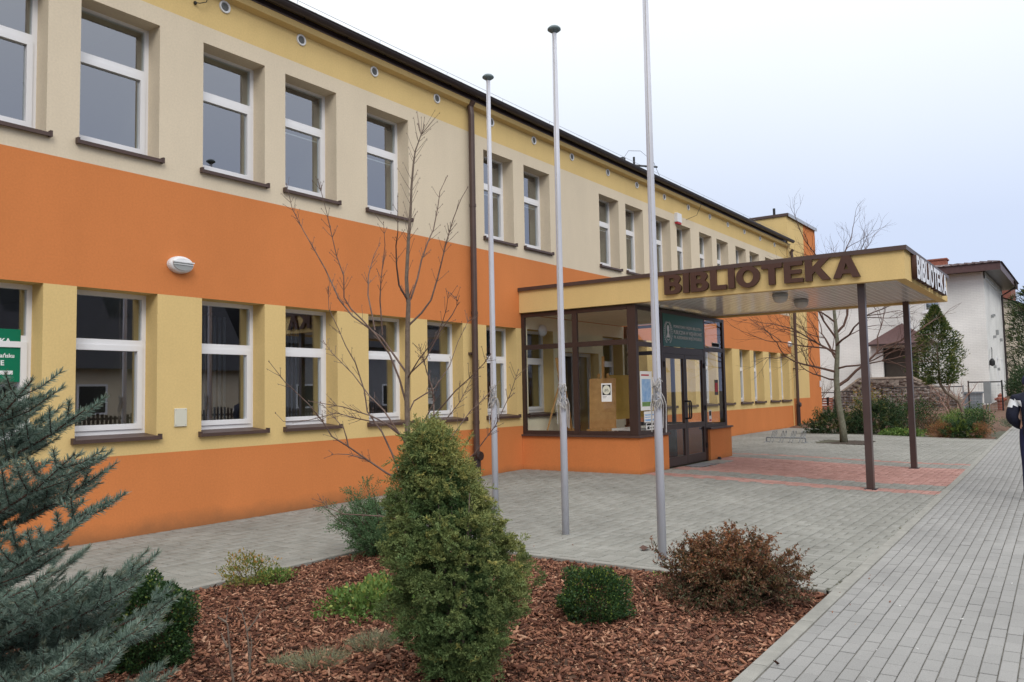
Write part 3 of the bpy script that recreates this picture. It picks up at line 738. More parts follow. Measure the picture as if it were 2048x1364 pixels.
# frame members
m_ = MB()
T = .06
def post(x, y, sx, sy, z0=ZS+.001, z1=ZC): m_.box(x-sx/2, x+sx/2, y-sy/2, y+sy/2, z0, z1)
post(GX0+.03, GY+.03, .10, .16); post(GX1-.03, GY+.03, .10, .12)
post(GX0, -.04, T, .07); post(GX1, -.04, T, .07)
post(GX0, -1.18, T, .10); post(GX1, -1.18, T, .08)
post(13.76, GY, .10, T, ZG+.0, ZC-.001); post(15.74, GY, .10, T, ZG+.0, ZC-.001)
for gx in (GX0, GX1):
    for z0, z1 in ((ZS+.001, ZS+.07), (2.33, 2.42), (ZC-.07, ZC-.002)):
        m_.box(gx-T/2+.004, gx+T/2-.004, -1.131, -.076, z0, z1); m_.box(gx-T/2+.004, gx+T/2-.004, GY+.112, -1.231, z0, z1)
for x0, x1 in ((GX0+.082, 13.709), (15.791, GX1-.082)):
    for z0, z1 in ((ZS+.001, ZS+.07), (2.30, 2.38), (ZC-.07, ZC-.002)): m_.box(x0, x1, GY-T/2+.004, GY+T/2-.004, z0, z1)
m_.box(13.811, 15.689, GY-T/2+.003, GY+T/2-.003, 2.20, 2.33); m_.box(13.811, 15.689, GY-T/2+.003, GY+T/2-.003, ZC-.07, ZC-.002)
m_.build('frame', M_bf, por)
def pane(x0, x1, y0, y1, z0, z1, parent=por, mt=None):
    q = MB(); q.box(x0, x1, y0, y1, z0, z1); return q.build('pane', mt or M_gp, parent)
for gx in (GX0, GX1):
    for y0, y1 in ((-1.128, -.078), (GY+.114, -1.234)):
        pane(gx-.006, gx+.006, y0, y1, ZS+.072, 2.328); pane(gx-.006, gx+.006, y0, y1, 2.422, ZC-.072)
for x0, x1 in ((GX0+.084, 13.707), (15.793, GX1-.084)):
    pane(x0, x1, GY-.006, GY+.006, ZS+.072, 2.298); pane(x0, x1, GY-.006, GY+.006, 2.382, ZC-.072)
# double door
for k, (x0, x1) in enumerate(((13.82, 14.745), (14.755, 15.68))):
    d = MB(); yA, yB = GY-.028, GY+.028; z0, z1 = ZG+.015, 2.195; st = .075
    d.box(x0, x0+st, yA, yB, z0, z1); d.box(x1-st, x1, yA, yB, z0, z1)
    d.box(x0+st, x1-st, yA, yB, z0, z0+.16); d.box(x0+st, x1-st, yA, yB, z1-.08, z1); d.box(x0+st, x1-st, yA, yB, .78, .88)
    do = d.build('door', M_bf, por)
    q = MB(); q.box(x0+st+.002, x1-st-.002, GY-.006, GY+.006, z0+.162, .778); q.build('pane', M_gp, do)
    q = MB(); q.box(x0+st+.002, x1-st-.002, GY-.006, GY+.006, .882, z1-.082); q.build('pane', M_gp, do)
    hx = x1-.04 if k == 0 else x0+.04
    h = MB(); h.tube([(hx, GY-.03, 1.30), (hx, GY-.10, 1.30), (hx, GY-.115, 1.27), (hx, GY-.115, 1.0), (hx, GY-.10, .97), (hx, GY-.03, .97)], .016, 8); h.build('handle', M_dark, do)
    for z in (.35, 1.1, 1.95):
        q = MB(); xx = x0-.005 if k == 0 else x1+.005; q.tube([(xx, GY-.04, z), (xx, GY-.04, z+.1)], .014, 8); q.build('hinge', M_dark, do)
# floor, back wall facing and ceiling inside the porch
m_ = MB(); m_.box(12.84, 16.75, -2.23, -.003, .0, ZG+.012); m_.build('floor', M_inf, por)
m_ = MB(); m_.box(12.83, 16.78, -2.2, -.02, 3.02, 3.035); m_.build('ceiling', M_inl, por)
m_ = MB()
hx = [(13.307-WW/2, 13.307+WW/2, Z_GS, Z_GT), DOORH, (15.81, 16.73, Z_GS, Z_GT)]
xs = sorted({12.72, 16.80} | {v for h in hx for v in h[:2]}); zs = sorted({.1, 3.01} | {v for h in hx for v in h[2:] if v > .1})
for i in range(len(xs)-1):
    for j in range(len(zs)-1):
        xc, zc = (xs[i]+xs[i+1])/2, (zs[j]+zs[j+1])/2
        if not any(h[0] < xc < h[1] and h[2] < zc < h[3] for h in hx): m_.quad((xs[i], -.006, zs[j]), (xs[i+1], -.006, zs[j]), (xs[i+1], -.006, zs[j+1]), (xs[i], -.006, zs[j+1]))
m_.build('inner_wall', M_inl, por, fix=False)
m_ = MB(); rect_frame(m_, 14.2, 15.6, .12, 2.35, .07, .2, .26); m_.box(14.87, 14.93, .201, .259, .19, 2.28); m_.build('inner_door_frame', M_wf, por)
pane(14.27, 14.869, .225, .235, .19, 2.28); pane(14.931, 15.53, .225, .235, .19, 2.28)

# ------------------------------------------------------------------ canopy
CX0, CX1, CY, CZ0, CZ1 = 12.60, 16.70, -6.715, 3.035, 3.475
can = thing('entrance_canopy', 'long flat yellow canopy on two slim brown posts in front of the entrance', 'canopy', (14.6, -6, ZG))
m_ = MB(); fw_ = .14
m_.box(CX0, CX0+fw_, CY, -.003, CZ0, CZ1); m_.box(CX1-fw_, CX1, CY, -.003, CZ0, CZ1)
m_.box(CX0+fw_, CX1-fw_, CY, CY+fw_, CZ0, CZ1)
m_.build('fascia', M_ye, can)
m_ = MB(); m_.box(CX0+fw_, CX1-fw_, CY+fw_, -.003, 3.12, CZ1-.02); m_.build('deck', M_br, can)
# profiled soffit boards
M_sof = mat('soffit_boards', (.82, .81, .78), .14, .05, 5.0, spec=.5)
nb = 64; y0 = CY+fw_+.004; bw = (-.01-y0)/nb
BM = MB(); hb = (CX1-CX0)/2-fw_-.004
BM.add([(-hb, 0, .012), (hb, 0, .012), (hb, .006, 0), (-hb, .006, 0), (-hb, bw-.012, 0), (hb, bw-.012, 0), (-hb, bw-.012, .008), (hb, bw-.012, .008), (-hb, bw, .008), (hb, bw, .008), (-hb, bw, .014), (hb, bw, .014), (-hb, 0, .014), (hb, 0, .014)],
       [(3,2,1,0), (4,5,2,3), (6,7,5,4), (8,9,7,6), (11,10,12,13)])
sb = BM.build('soffit_board', M_sof, fix=False)
for k in range(nb):
    y = y0+k*bw
    if y > GY-.05: zz = CZ0+.03
    c = sb if k == 0 else sb.copy()
    if k: col.objects.link(c)
    c.parent = can; c.location = (14.65-14.6, y+6, CZ0+.035-ZG)
m_ = MB(); ed = .035
m_.box(CX0-ed, CX0+.06, CY-ed, -.003, CZ1+.002, CZ1+.035); m_.box(CX1-.06, CX1+ed, CY-ed, -.003, CZ1+.002, CZ1+.035); m_.box(CX0+.06, CX1-.06, CY-ed, CY+.06, CZ1+.002, CZ1+.035)
m_.box(CX0-ed-.004, CX0-ed, CY-ed, -.003, CZ1-.03, CZ1+.036); m_.box(CX0-ed-.004, CX1+ed+.004, CY-ed-.004, CY-ed, CZ1-.03, CZ1+.036)
m_.build('roof_edge', M_br, can)
m_ = MB(); m_.box(CX0+.06, CX1-.06, CY+.06, -.003, CZ1+.005, CZ1+.025); m_.build('roof', M_gut, can)
for x in (12.90, 16.45):
    y = -6.06
    m_ = MB(); m_.box(x-.05, x+.05, y-.05, y+.05, float(gz(x, y))-.05, CZ0+.05)
    pm = mat('brown_post_paint', (.065, .038, .033), .32, .15, 3.0, spec=.5) if x < 14 else pm
    po = m_.build('post', pm, can)
    b_ = MB(); b_.box(x-.085, x+.085, y-.085, y+.085, float(gz(x, y))-.02, float(gz(x, y))+.008); b_.build('base_plate', M_dark, po)
def soffit_lamp(x, y, label):
    t = thing('ceiling_lamp', label, 'lamp', (x, y, CZ0+.03), 'round lamps under the canopy')
    b = MB(); b.lathe([(.10, .0), (.125, -.005), (.13, -.03), (.12, -.05), (.12, -.06)], (x, y, CZ0+.03), 20); b.build('housing', M_gray, t)
    b = MB(); b.lathe([(.118, -.06), (.112, -.10), (.085, -.135), (.045, -.155), (.0, -.16)], (x, y, CZ0+.03), 20); b.build('glass_dome', mat('opal_glass', (.55, .55, .52), .25, .03), t)
soffit_lamp(13.38, -4.70, 'round ceiling lamp under the canopy, the nearer of two'); soffit_lamp(14.55, -4.70, 'round ceiling lamp under the canopy, the farther of two')

# cut-out letters
def ellipse(cx, cy, rx, ry, n=36, a0=0, a1=2*math.pi): return [(cx+rx*math.cos(a0+(a1-a0)*k/n), cy+ry*math.sin(a0+(a1-a0)*k/n)) for k in range(n)]
def bowl(x0, y0, y1, r, xr): # right-rounded rectangle
    cy, ry = (y0+y1)/2, (y1-y0)/2
    return [(x0, y0), (xr-r, y0)] + [(xr-r+r*math.sin(t), cy-ry*math.cos(t)) for t in np.linspace(.15, math.pi-.15, 12)] + [(xr-r, y1), (x0, y1)]
def glyph(ch):
    if ch == 'B':
        a = [(0, 0), (.46, 0)] + [(.46+.28*math.sin(t), .28-.28*math.cos(t)) for t in np.linspace(.2, 2.45, 10)] + [(.60, .53)] + [(.44+.26*math.sin(t), .765-.235*math.cos(t)) for t in np.linspace(1.0, math.pi-.1, 9)] + [(.44, 1), (0, 1)]
        return [a, bowl(.24, .18, .41, .11, .49), bowl(.24, .61, .815, .10, .46)], .75
    if ch == 'I': return [[(0, 0), (.25, 0), (.25, 1), (0, 1)]], .25
    if ch == 'L': return [[(0, 0), (.66, 0), (.66, .22), (.25, .22), (.25, 1), (0, 1)]], .66
    if ch == 'O': return [ellipse(.46, .5, .46, .53), ellipse(.46, .5, .21, .31)], .92
    if ch == 'T': return [[(.26, 0), (.51, 0), (.51, .78), (.77, .78), (.77, 1), (0, 1), (0, .78), (.26, .78)]], .77
    if ch == 'E': return [[(0, 0), (.70, 0), (.70, .20), (.25, .20), (.25, .41), (.64, .41), (.64, .60), (.25, .60), (.25, .80), (.68, .80), (.68, 1), (0, 1)]], .70
    if ch == 'K': return [[(0, 0), (.25, 0), (.25, .29), (.36, .42), (.60, 0), (.91, 0), (.54, .60), (.88, 1), (.56, 1), (.25, .62), (.25, 1), (0, 1)]], .91
    if ch == 'A': return [[(0, 0), (.26, 0), (.325, .19), (.60, .19), (.665, 0), (.93, 0), (.60, 1), (.33, 1)], [(.385, .38), (.54, .38), (.4625, .68)]], .93
def lettering(root, word, x_tot, h, depth, origin, X, Z, mface, mside):
    gl_ = [glyph(c) for c in word]; gap = .075; tot = sum(g[1] for g in gl_)+gap*(len(word)-1); sx = x_tot/tot; x = 0
    X = Vector(X); Z = Vector(Z); n = X.cross(Z); origin = Vector(origin)
    for ch, (loops, adv) in zip(word, gl_):
        cu_ = bpy.data.curves.new('letter', 'CURVE'); cu_.dimensions = '2D'; cu_.fill_mode = 'BOTH'; cu_.extrude = depth/2
        for lp in loops:
            sp = cu_.splines.new('POLY'); sp.points.add(len(lp)-1); sp.use_cyclic_u = True
            for p, (a, b) in zip(sp.points, lp): p.co = ((x+a)*sx, b*h, 0, 1)
        o = bpy.data.objects.new('tmp', cu_); col.objects.link(o); me = bpy.data.meshes.new_from_object(o); bpy.data.objects.remove(o)
        me.materials.clear(); me.materials.append(mface); me.materials.append(mside)
        for p in me.polygons: p.material_index = 0 if p.normal.z > .5 else 1
        c = origin + n*(depth/2+.012)
        me.transform(Matrix(((X.x, Z.x, n.x, c.x), (X.y, Z.y, n.y, c.y), (X.z, Z.z, n.z, c.z), (0, 0, 0, 1))))
        me.name = 'letter'; link('letter', me, [mface, mside], root); x += adv+gap
s1 = thing('lettering_sign', 'big brown cut-out letters BIBLIOTEKA along the long side of the canopy', 'sign', (CX0, -4.5, 3.1))
lettering(s1, 'BIBLIOTEKA', 3.10, .325, .055, (CX0, -3.03, 3.118), (0, -1, 0), (0, 0, 1), M_let, M_let)
s2 = thing('lettering_sign', 'white-faced letters BIBLIOTEKA on the short street end of the canopy', 'sign', (14.6, CY, 3.1))
lettering(s2, 'BIBLIOTEKA', 2.95, .345, .07, (13.10, CY, 3.085), (1, 0, 0), (0, 0, 1), M_lw, M_let)

# banner over the door
ban = thing('door_banner', 'dark green banner with emblem and three lines of library name above the entrance door', 'sign', (14.7, GY-.03, 2.6))
m_ = MB(); m_.box(13.80, 15.70, GY-.036, GY-.031, 2.335, 2.945); m_.build('panel', M_teal, ban)
yb = GY-.038
def tb(body, size, x, z, wdt):
    o = text_mesh('lettering', body, size, M_text, ban, (0, 0, 0), (1, 0, 0), (0, 0, 1), 'LEFT', .0008)
    me = o.data; xs_ = [v.co.x for v in me.vertices]; 
    lo, hi = min(xs_), max(xs_); k = wdt/(hi-lo); ow = org(ban)
    for v in me.vertices:
        wx, wz = v.co.x+ow.x, v.co.z+ow.z
        v.co.x = x + (wx-(lo+ow.x))*k - ow.x; v.co.z = z+wz-ow.z; v.co.y += yb
tb('POWIATOWA I MIEJSKA BIBLIOTEKA', .075, 14.27, 2.70, 1.34)
tb('PUBLICZNA W WEJHEROWIE', .10, 14.27, 2.585, 1.34)
tb('IM. ALEKSANDRA MAJKOWSKIEGO', .08, 14.27, 2.495, 1.34)
m_ = MB()
ex, ez = 14.02, 2.62
def ring(cx, cz, rx, rz, wd, a0, a1, n=30):
    for k in range(n):
        a, b = a0+(a1-a0)*k/n, a0+(a1-a0)*(k+1)/n
        m_.quad((cx+rx*math.cos(a), yb, cz+rz*math.sin(a)), (cx+rx*math.cos(b), yb, cz+rz*math.sin(b)), (cx+(rx-wd)*math.cos(b), yb, cz+(rz-wd)*math.sin(b)), (cx+(rx-wd)*math.cos(a), yb, cz+(rz-wd)*math.sin(a)))
ring(ex, ez, .125, .175, .014, 0, 2*math.pi)
for s_i in (-1, 1):
    for k in range(12):
        a = -1.25+k*.21; cx_, cz_ = ex+s_i*.175*math.cos(a), ez-.02+.20*math.sin(a)
        for t_2 in (-.5, .6):
            dx, dz = s_i*-math.sin(a+t_2*s_i*s_i), math.cos(a+t_2)
            m_.add([(cx_, yb, cz_), (cx_+dx*.02+dz*.008, yb, cz_+dz*.02-dx*.008), (cx_+dx*.045, yb, cz_+dz*.045), (cx_+dx*.02-dz*.008, yb, cz_+dz*.02+dx*.008)], [(0, 1, 2, 3)])
m_.add([(ex+a, yb, ez+b) for a, b in [(-.07, -.12), (.07, -.12), (.05, -.05), (.03, -.03), (.045, .0), (.058, .02), (.045, .045), (.05, .08), (.02, .115), (-.03, .11), (-.052, .07), (-.05, .02), (-.03, -.02), (-.045, -.05)]], [tuple(range(14))])
m_.build('emblem', M_text, ban, fix=False)

# papers stuck to the glass
def poster(label, x0, x1, z0, z1, blocks, plane='front', at=None, paper=None):
    if plane == 'front':
        y = GY-.008 if at is None else at; t = thing('poster', label, 'poster', ((x0+x1)/2, y, (z0+z1)/2)); f_ = lambda u, v, d: (x0+u*(x1-x0), y-d, z0+v*(z1-z0))
    else:
        t = thing('poster', label, 'poster', (GX0-.008, (x0+x1)/2, (z0+z1)/2)); f_ = lambda u, v, d: (GX0-.008-d, x0+u*(x1-x0), z0+v*(z1-z0))
    b = MB(); c0, c1, c2, c3 = f_(0, 0, 0), f_(1, 0, 0), f_(1, 1, 0), f_(0, 1, 0); b.prism([c0, c1, c2, c3], Vector(f_(0, 0, .001))-Vector(f_(0, 0, 0))); b.build('sheet', paper or M_paper, t)
    for nm, mt, shapes in blocks:
        b = MB()
        for s in shapes:
            if len(s) == 4:
                u0_, v0_, u1_, v1_ = s; b.prism([f_(u0_, v0_, .0012), f_(u1_, v0_, .0012), f_(u1_, v1_, .0012), f_(u0_, v1_, .0012)], Vector(f_(0, 0, .0006))-Vector(f_(0, 0, 0)))
            else:
                cu_, cv_, ru, rv, dd = s; b.prism([f_(cu_+ru*math.cos(a), cv_+rv*math.sin(a), dd) for a in np.linspace(0, 2*math.pi, 24, endpoint=False)], Vector(f_(0, 0, .0006))-Vector(f_(0, 0, 0)))
        b.build(nm, mt, t)
    return t
p1 = poster('white sheet with a bicycle in a pale disc on black, on the side glass', -1.70, -1.905, 1.335, 1.66,
       [('black_square', M_black, [(.1, .36, .9, .92)]), ('disc', mat('pale_disc', (.70, .70, .58), .8, .03), [(.5, .64, .37, .25, .002)]), ('print', M_black, [(.12, .26, .5, .28), (.12, .20, .4, .215)])], 'side')
m_ = MB()
def bic(u, v): return (GX0-.0125, -1.70+u*(-.205), 1.335+v*.325)
for cu_ in (.38, .63): m_.tube([bic(cu_+.085*math.cos(a), .60+.058*math.sin(a)) for a in np.linspace(0, 2*math.pi, 14)], .0016, 5)
m_.tube([bic(.38, .60), bic(.45, .69), bic(.58, .69), bic(.50, .60), bic(.45, .69)], .0016, 5); m_.tube([bic(.50, .60), bic(.38, .60)], .0016, 5); m_.tube([bic(.63, .60), bic(.57, .72), bic(.62, .73)], .0016, 5)
m_.build('bicycle_print', M_black, p1)
poster('poster with a blue sky picture on the pane left of the door', 12.86, 13.33, 1.17, 1.86, [('picture', M_blue, [(.12, .22, .88, .80)]), ('meadow', mat('poster_green', (.16, .28, .10), .7, .2, 20), [(.12, .1, .88, .215)]), ('headline', M_red, [(.1, .88, .75, .92)])])
poster('blue and white leaflets below the blue picture poster', 12.98, 13.42, .96, 1.15, [('text_lines', M_blue, [(.06, .1, .94, .28), (.06, .42, .7, .5), (.06, .6, .94, .74)])])
poster('square black and white notice at the bottom of the pane left of the door', 13.05, 13.38, .82, .95, [('print', M_black, [(.08, .62, .92, .92), (.12, .1, .40, .5), (.5, .15, .9, .42)])])
poster('small opening-hours card on the upper pane right of the door', 16.2, 16.62, 2.40, 2.50, [('print', M_black, [(.02, .1, .98, .9)]), ('text_lines', M_text, [(.06, .4, .94, .7)])])
poster('small dark red leaflet on the pane right of the door', 16.28, 16.48, 1.40, 1.72, [('print', M_red, [(.15, .2, .85, .8)])], paper=M_bf)
poster('white and red leaflet low on the pane right of the door', 15.92, 16.06, .86, 1.10, [('print', M_black, [(.1, .5, .9, .9)]), ('stripe', M_red, [(.1, .05, .9, .2)])])

# inside: easels, table, yellow display board, lamp
def easel(x, y, rz, label):
    t = thing('easel', label, 'easel', (x, y, ZG+.012), 'wooden easels inside the porch'); z0 = ZG+.012
    c, s = math.cos(rz), math.sin(rz)
    P = lambda a, b, z: (x+a*c-b*s, y+a*s+b*c, z0+z)
    for a0, a1 in ((-.33, -.08), (.33, .08)):
        b = MB(); b.beam(P(a0, -.12, 0), P(a1, .18, 1.75), .04, .035); b.build('leg', M_wood, t)
    b = MB(); b.beam(P(0, .62, 0), P(0, .17, 1.6), .035, .03); b.build('leg', M_wood, t)
    b = MB(); b.beam(P(0, -.02, .35), P(0, .22, 2.08), .05, .025); b.build('mast', M_wood, t)
    b = MB(); b.beam(P(-.30, -.065, .70), P(.30, -.065, .70), .07, .03); b.build('ledge', M_wood, t)
    b = MB(); b.prism([P(-.25, -.045, .72), P(.25, -.045, .72), P(.25, .085, 1.66), P(-.25, .085, 1.66)], Vector(P(0, .012, 0))-Vector(P(0, 0, 0))); b.build('board', M_wood, t)
easel(13.38, -1.32, -1.2, 'wooden easel holding a plain board behind the bicycle poster')
easel(13.32, -.62, .62, 'wooden easel seen edge-on near the inner wall of the porch')
tb_ = thing('table', 'small dark table with leaflets inside the porch behind the door', 'table', (14.2, -1.9, ZG))
m_ = MB(); m_.box(13.2, 15.1, -2.15, -1.6, .80, .84); m_.build('tabletop', M_paper, tb_)
for lx in (13.3, 15.0):
    m_ = MB(); m_.box(lx-.04, lx+.04, -2.05, -1.7, ZG+.012, .798); m_.build('leg', M_dark, tb_)
db = thing('display_board', 'mustard yellow display board with pinned papers seen through the entrance door', 'display board', (15.6, -.9, ZG))
m_ = MB(); m_.box(14.4, 16.1, -.93, -.90, .95, 1.85); m_.build('panel', M_yel, db)
for x in (14.5, 16.0):
    m_ = MB(); m_.box(x-.02, x+.02, -.895, -.86, ZG+.012, 1.9); m_.build('leg', M_steel, db)
for k in range(4):
    m_ = MB(); m_.box(15.2, 15.36, -.936, -.932, 1.05+k*.2, 1.2+k*.2); m_.build('pinned_paper', M_paper, db)
m_ = MB(); m_.lathe([(.07, -.012), (.115, -.03), (.12, -.06), (.10, -.10), (.05, -.13), (0, -.135)], (13.30, -.006, 2.735), 20, axis='y'); gl_ = m_.build('globe_lamp', M_plast, origin=(13.3, -.05, 2.735), smooth=True); tag(gl_, 'round bulkhead lamp on the inner wall of the glazed porch', 'lamp')
# ground plates before the door
gp = thing('boot_scraper', 'dark metal floor grate set in the paving before the entrance door', 'grate', (14.75, -2.7, .09))
m_ = MB(); m_.box(14.33, 15.12, -2.86, -2.50, .075, .0945); m_.build('grate_plate', M_dark, gp)
m_ = MB()
for k in range(26): m_.box(14.35+k*.03, 14.36+k*.03, -2.85, -2.51, .0946, .099)
m_.build('bars', M_steel, gp)
m_ = MB(); m_.bbox(15.16, 15.88, -2.88, -2.50, .075, .097, .004); fp = m_.build('floor_plate', M_conc, origin=(15.5, -2.7, .09)); tag(fp, 'pale slab in the paving next to the floor grate', 'slab')
m_ = MB(); m_.lathe([(.04, 0), (.045, .02), (.03, .05), (.03, .06)], (16.02, -2.52, .085), 12); ds = m_.build('door_stop', M_dark, origin=(16.02, -2.52, .09)); tag(ds, 'tiny black door stop at the foot of the right base wall', 'door stop')

# ------------------------------------------------------------------ flagpoles
def flagpole(x, y, H, label, capr=.075, cap=True):
    z0 = float(gz(x, y)); t = thing('flagpole', label, 'flagpole', (x, y, z0), 'flagpoles in front of the entrance')
    b = MB(); b.tube([(x, y, z0-.1), (x, y, z0+H*.3), (x, y, z0+H*.65), (x, y, z0+H)], [.040, .037, .032, .026], 16); b.build('mast', M_pole, t, smooth=True)
    b = MB(); b.lathe([(.026, H-.01), (.03, H), (capr*.7, H+.012), (capr, H+.03), (capr*.98, H+.045), (capr*.7, H+.065), (0, H+.075)], (x, y, z0), 20); b.build('cap', M_cap, t, smooth=True)
    b = MB(); b.box(x-.055, x-.03, y-.012, y+.012, z0+1.42, z0+1.55); b.box(x-.065, x-.055, y-.01, y+.01, z0+1.40, z0+1.57); b.build('cleat', M_steel, t)
    b = MB(); b.tube([(x-.045, y-.02, z0+H-.02), (x-.075, y-.03, z0+H*.55), (x-.05, y-.03, z0+1.5)], .0035, 5)
    for k in range(16):
        a = random.uniform(0, 6.28); r_ = random.uniform(.035, .075); hz = random.uniform(-.12, .10)
        b.tube([(x-.04+r_*math.cos(a+j*.9)*.7, y-.02+r_*math.sin(a+j*.9)*.7, z0+1.48+hz+.05*math.sin(j*1.7+k)) for j in range(5)], .005, 5)
    for k in range(7):
        a = random.uniform(0, 6.28); b.tube([(x-.03+.05*math.cos(a), y-.02+.05*math.sin(a), z0+1.45), (x-.03+.07*math.cos(a), y-.02+.07*math.sin(a), z0+1.38), (x-.03+.05*math.cos(a+.4), y-.02+.06*math.sin(a), z0+1.22-random.random()*.12)], .004, 5)
    b.build('halyard', M_rope, t)
flagpole(8.14, -2.71, 5.52, 'pale grey flagpole nearest the wall, with a round cap, shortest of three')
flagpole(7.46, -4.15, 5.50, 'pale grey flagpole in the middle of three with a rope tangle at head height')
flagpole(6.78, -5.59, 5.55, 'pale grey flagpole nearest the street whose top is out of sight')

# bicycle rack
br = thing('bicycle_rack', 'low galvanised bicycle rack with looped wheel holders on the paving', 'bicycle rack', (21.3, -2.2, .12))
m_ = MB(); m_.tube([(21.3, -1.75, .24), (21.3, -2.75, .24)], .018, 8); m_.tube([(21.3, -1.75, .24), (21.3, -1.75, .115)], .018, 8); m_.tube([(21.3, -2.75, .24), (21.3, -2.75, .115)], .018, 8)
m_.tube([(21.1, -1.75, .125), (21.5, -1.75, .125)], .016, 6); m_.tube([(21.1, -2.75, .125), (21.5, -2.75, .125)], .016, 6); m_.build('base_rail', M_rack, br)
for k in range(4):
    y = -1.88-k*.25
    for dy in (0, .075):
        m_ = MB(); m_.tube([(21.12, y-dy, .13), (21.2, y-dy, .16), (21.3, y-dy, .26), (21.36, y-dy-.03, .40), (21.44, y-dy-.03, .42), (21.48, y-dy-.02, .36), (21.42, y-dy, .27), (21.34, y-dy, .25)], .009, 6); m_.build('wheel_holder', M_rack, br)
# dead leaf on the paving
m_ = MB(); lx, ly = 7.076, -5.266; z = float(gz(lx, ly))
m_.add([(lx-.05, ly-.02, z+.005), (lx-.01, ly-.045, z+.03), (lx+.06, ly-.03, z+.012), (lx+.03, ly+.03, z+.04), (lx-.03, ly+.04, z+.025), (lx, ly, z+.012)], [(0, 1, 5), (1, 2, 5), (2, 3, 5), (3, 4, 5), (4, 0, 5)])
lf = m_.build('fallen_leaf', M_twig, origin=(lx, ly, z), fix=False); tag(lf, 'single curled brown dead leaf on the grey paving left of the right flagpole', 'leaf')
# ------------------------------------------------------------------ neighbour's house
HX = 44.0; HZ = .45
def brickpaint(name, c):
    m, t, b = newmat(name)
    ge = N(t, 'ShaderNodeNewGeometry'); sp = N(t, 'ShaderNodeSeparateXYZ'); t.links.new(ge.outputs['Position'], sp.inputs[0])
    ad = N(t, 'ShaderNodeMath', operation='ADD'); t.links.new(sp.outputs['X'], ad.inputs[0]); t.links.new(sp.outputs['Y'], ad.inputs[1])
    cb = N(t, 'ShaderNodeCombineXYZ'); t.links.new(ad.outputs[0], cb.inputs[0]); t.links.new(sp.outputs['Z'], cb.inputs[1])
    br_ = N(t, 'ShaderNodeTexBrick', Scale=1.0); br_.inputs['Brick Width'].default_value = .25; br_.inputs['Row Height'].default_value = .08; br_.inputs['Mortar Size'].default_value = .012; br_.inputs['Mortar Smooth'].default_value = .4
    br_.inputs['Color1'].default_value = (*[x*.96 for x in c], 1); br_.inputs['Color2'].default_value = (*c, 1); br_.inputs['Mortar'].default_value = (*[x*.88 for x in c], 1)
    t.links.new(cb.outputs[0], br_.inputs['Vector'])
    n1 = N(t, 'ShaderNodeTexNoise', Scale=.7, Detail=6.0); t.links.new(ge.outputs['Position'], n1.inputs['Vector'])
    mr_ = N(t, 'ShaderNodeMapRange'); mr_.inputs['From Min'].default_value = .3; mr_.inputs['From Max'].default_value = .7; mr_.inputs['To Min'].default_value = .82; mr_.inputs['To Max'].default_value = 1.03
    t.links.new(n1.outputs['Fac'], mr_.inputs['Value'])
    sc = N(t, 'ShaderNodeVectorMath', operation='SCALE'); t.links.new(br_.outputs['Color'], sc.inputs[0]); t.links.new(mr_.outputs[0], sc.inputs['Scale']); t.links.new(sc.outputs[0], b.inputs['Base Color'])
    bp = N(t, 'ShaderNodeBump', Strength=.4, Distance=.012); bp.invert = True; t.links.new(br_.outputs['Fac'], bp.inputs['Height']); t.links.new(bp.outputs[0], b.inputs['Normal']); b.inputs['Roughness'].default_value = .85
    return m
M_wb = brickpaint('painted_brick', (.84, .83, .80)); M_be = stucco('beige_render', (.52, .45, .36)); M_tile = mat('brown_roof_sheet', (.095, .052, .05), .5, .2, 6.0)
M_ctile = mat('red_roof_tile', (.22, .09, .065), .8, .25, 8.0); M_brk = mat('chimney_brick', (.30, .11, .075), .9, .25, 8.0); M_dtile = mat('dark_roof_tile', (.035, .035, .042), .7, .2, 4.0)
hou = thing('neighbour_house', 'white painted brick house with a low brown roof behind the far garden', 'house', (HX+5, 2, HZ))
HY0, HY1, HX1, HE = -4.83, 7.5, 53.0, 6.85
wx_ = (-2.92, -2.25, 5.17, 6.35)
m_ = MB()
ys = [HY0, wx_[0], wx_[1], HY1]; zs = [0, wx_[2], wx_[3], HE]
for i in range(3):
    for j in range(3):
        if i == 1 and j == 1: continue
        m_.quad((HX, ys[i], zs[j]), (HX, ys[i+1], zs[j]), (HX, ys[i+1], zs[j+1]), (HX, ys[i], zs[j+1]))
m_.quad((HX, HY0, 0), (HX1, HY0, 0), (HX1, HY0, HE), (HX, HY0, HE)); m_.quad((HX1, HY0, 0), (HX1, HY1, 0), (HX1, HY1, HE), (HX1, HY0, HE)); m_.quad((HX, HY1, 0), (HX1, HY1, 0), (HX1, HY1, HE), (HX, HY1, HE))
m_.quad((HX, HY0, HE), (HX1, HY0, HE), (HX1, HY1, HE), (HX, HY1, HE))
m_.build('wall', M_wb, hou)
m_ = MB(); m_.box(HX-.05, HX-.002, HY0-.05, HY1, HE-.32, HE-.001); m_.box(HX-.05, HX1, HY0-.05, HY0-.002, HE-.32, HE-.001); m_.build('frieze', M_wb, hou)
EV = .75; ZE = HE+.12; ZR = HE+1.15
m_ = MB(); m_.box(HX-EV, HX1+EV, HY0-EV, HY1+EV, HE+.002, HE+.03); m_.build('soffit', M_bf, hou)
m_ = MB(); m_.box(HX-EV-.02, HX-EV, HY0-EV-.02, HY1+EV, HE-.05, HE+.30); m_.box(HX-EV, HX1+EV, HY0-EV-.02, HY0-EV, HE-.05, HE+.30); m_.build('fascia', M_tile, hou)
m_ = MB(); a = [(HX-EV-.1, HY0-EV-.1, ZE+.19), (HX1+EV, HY0-EV-.1, ZE+.19), (HX1+EV, HY1+EV, ZE+.19), (HX-EV-.1, HY1+EV, ZE+.19)]; r1 = (HX+4.2, HY0+4.6, ZR); r2 = (HX+4.8, HY1-4.6, ZR)
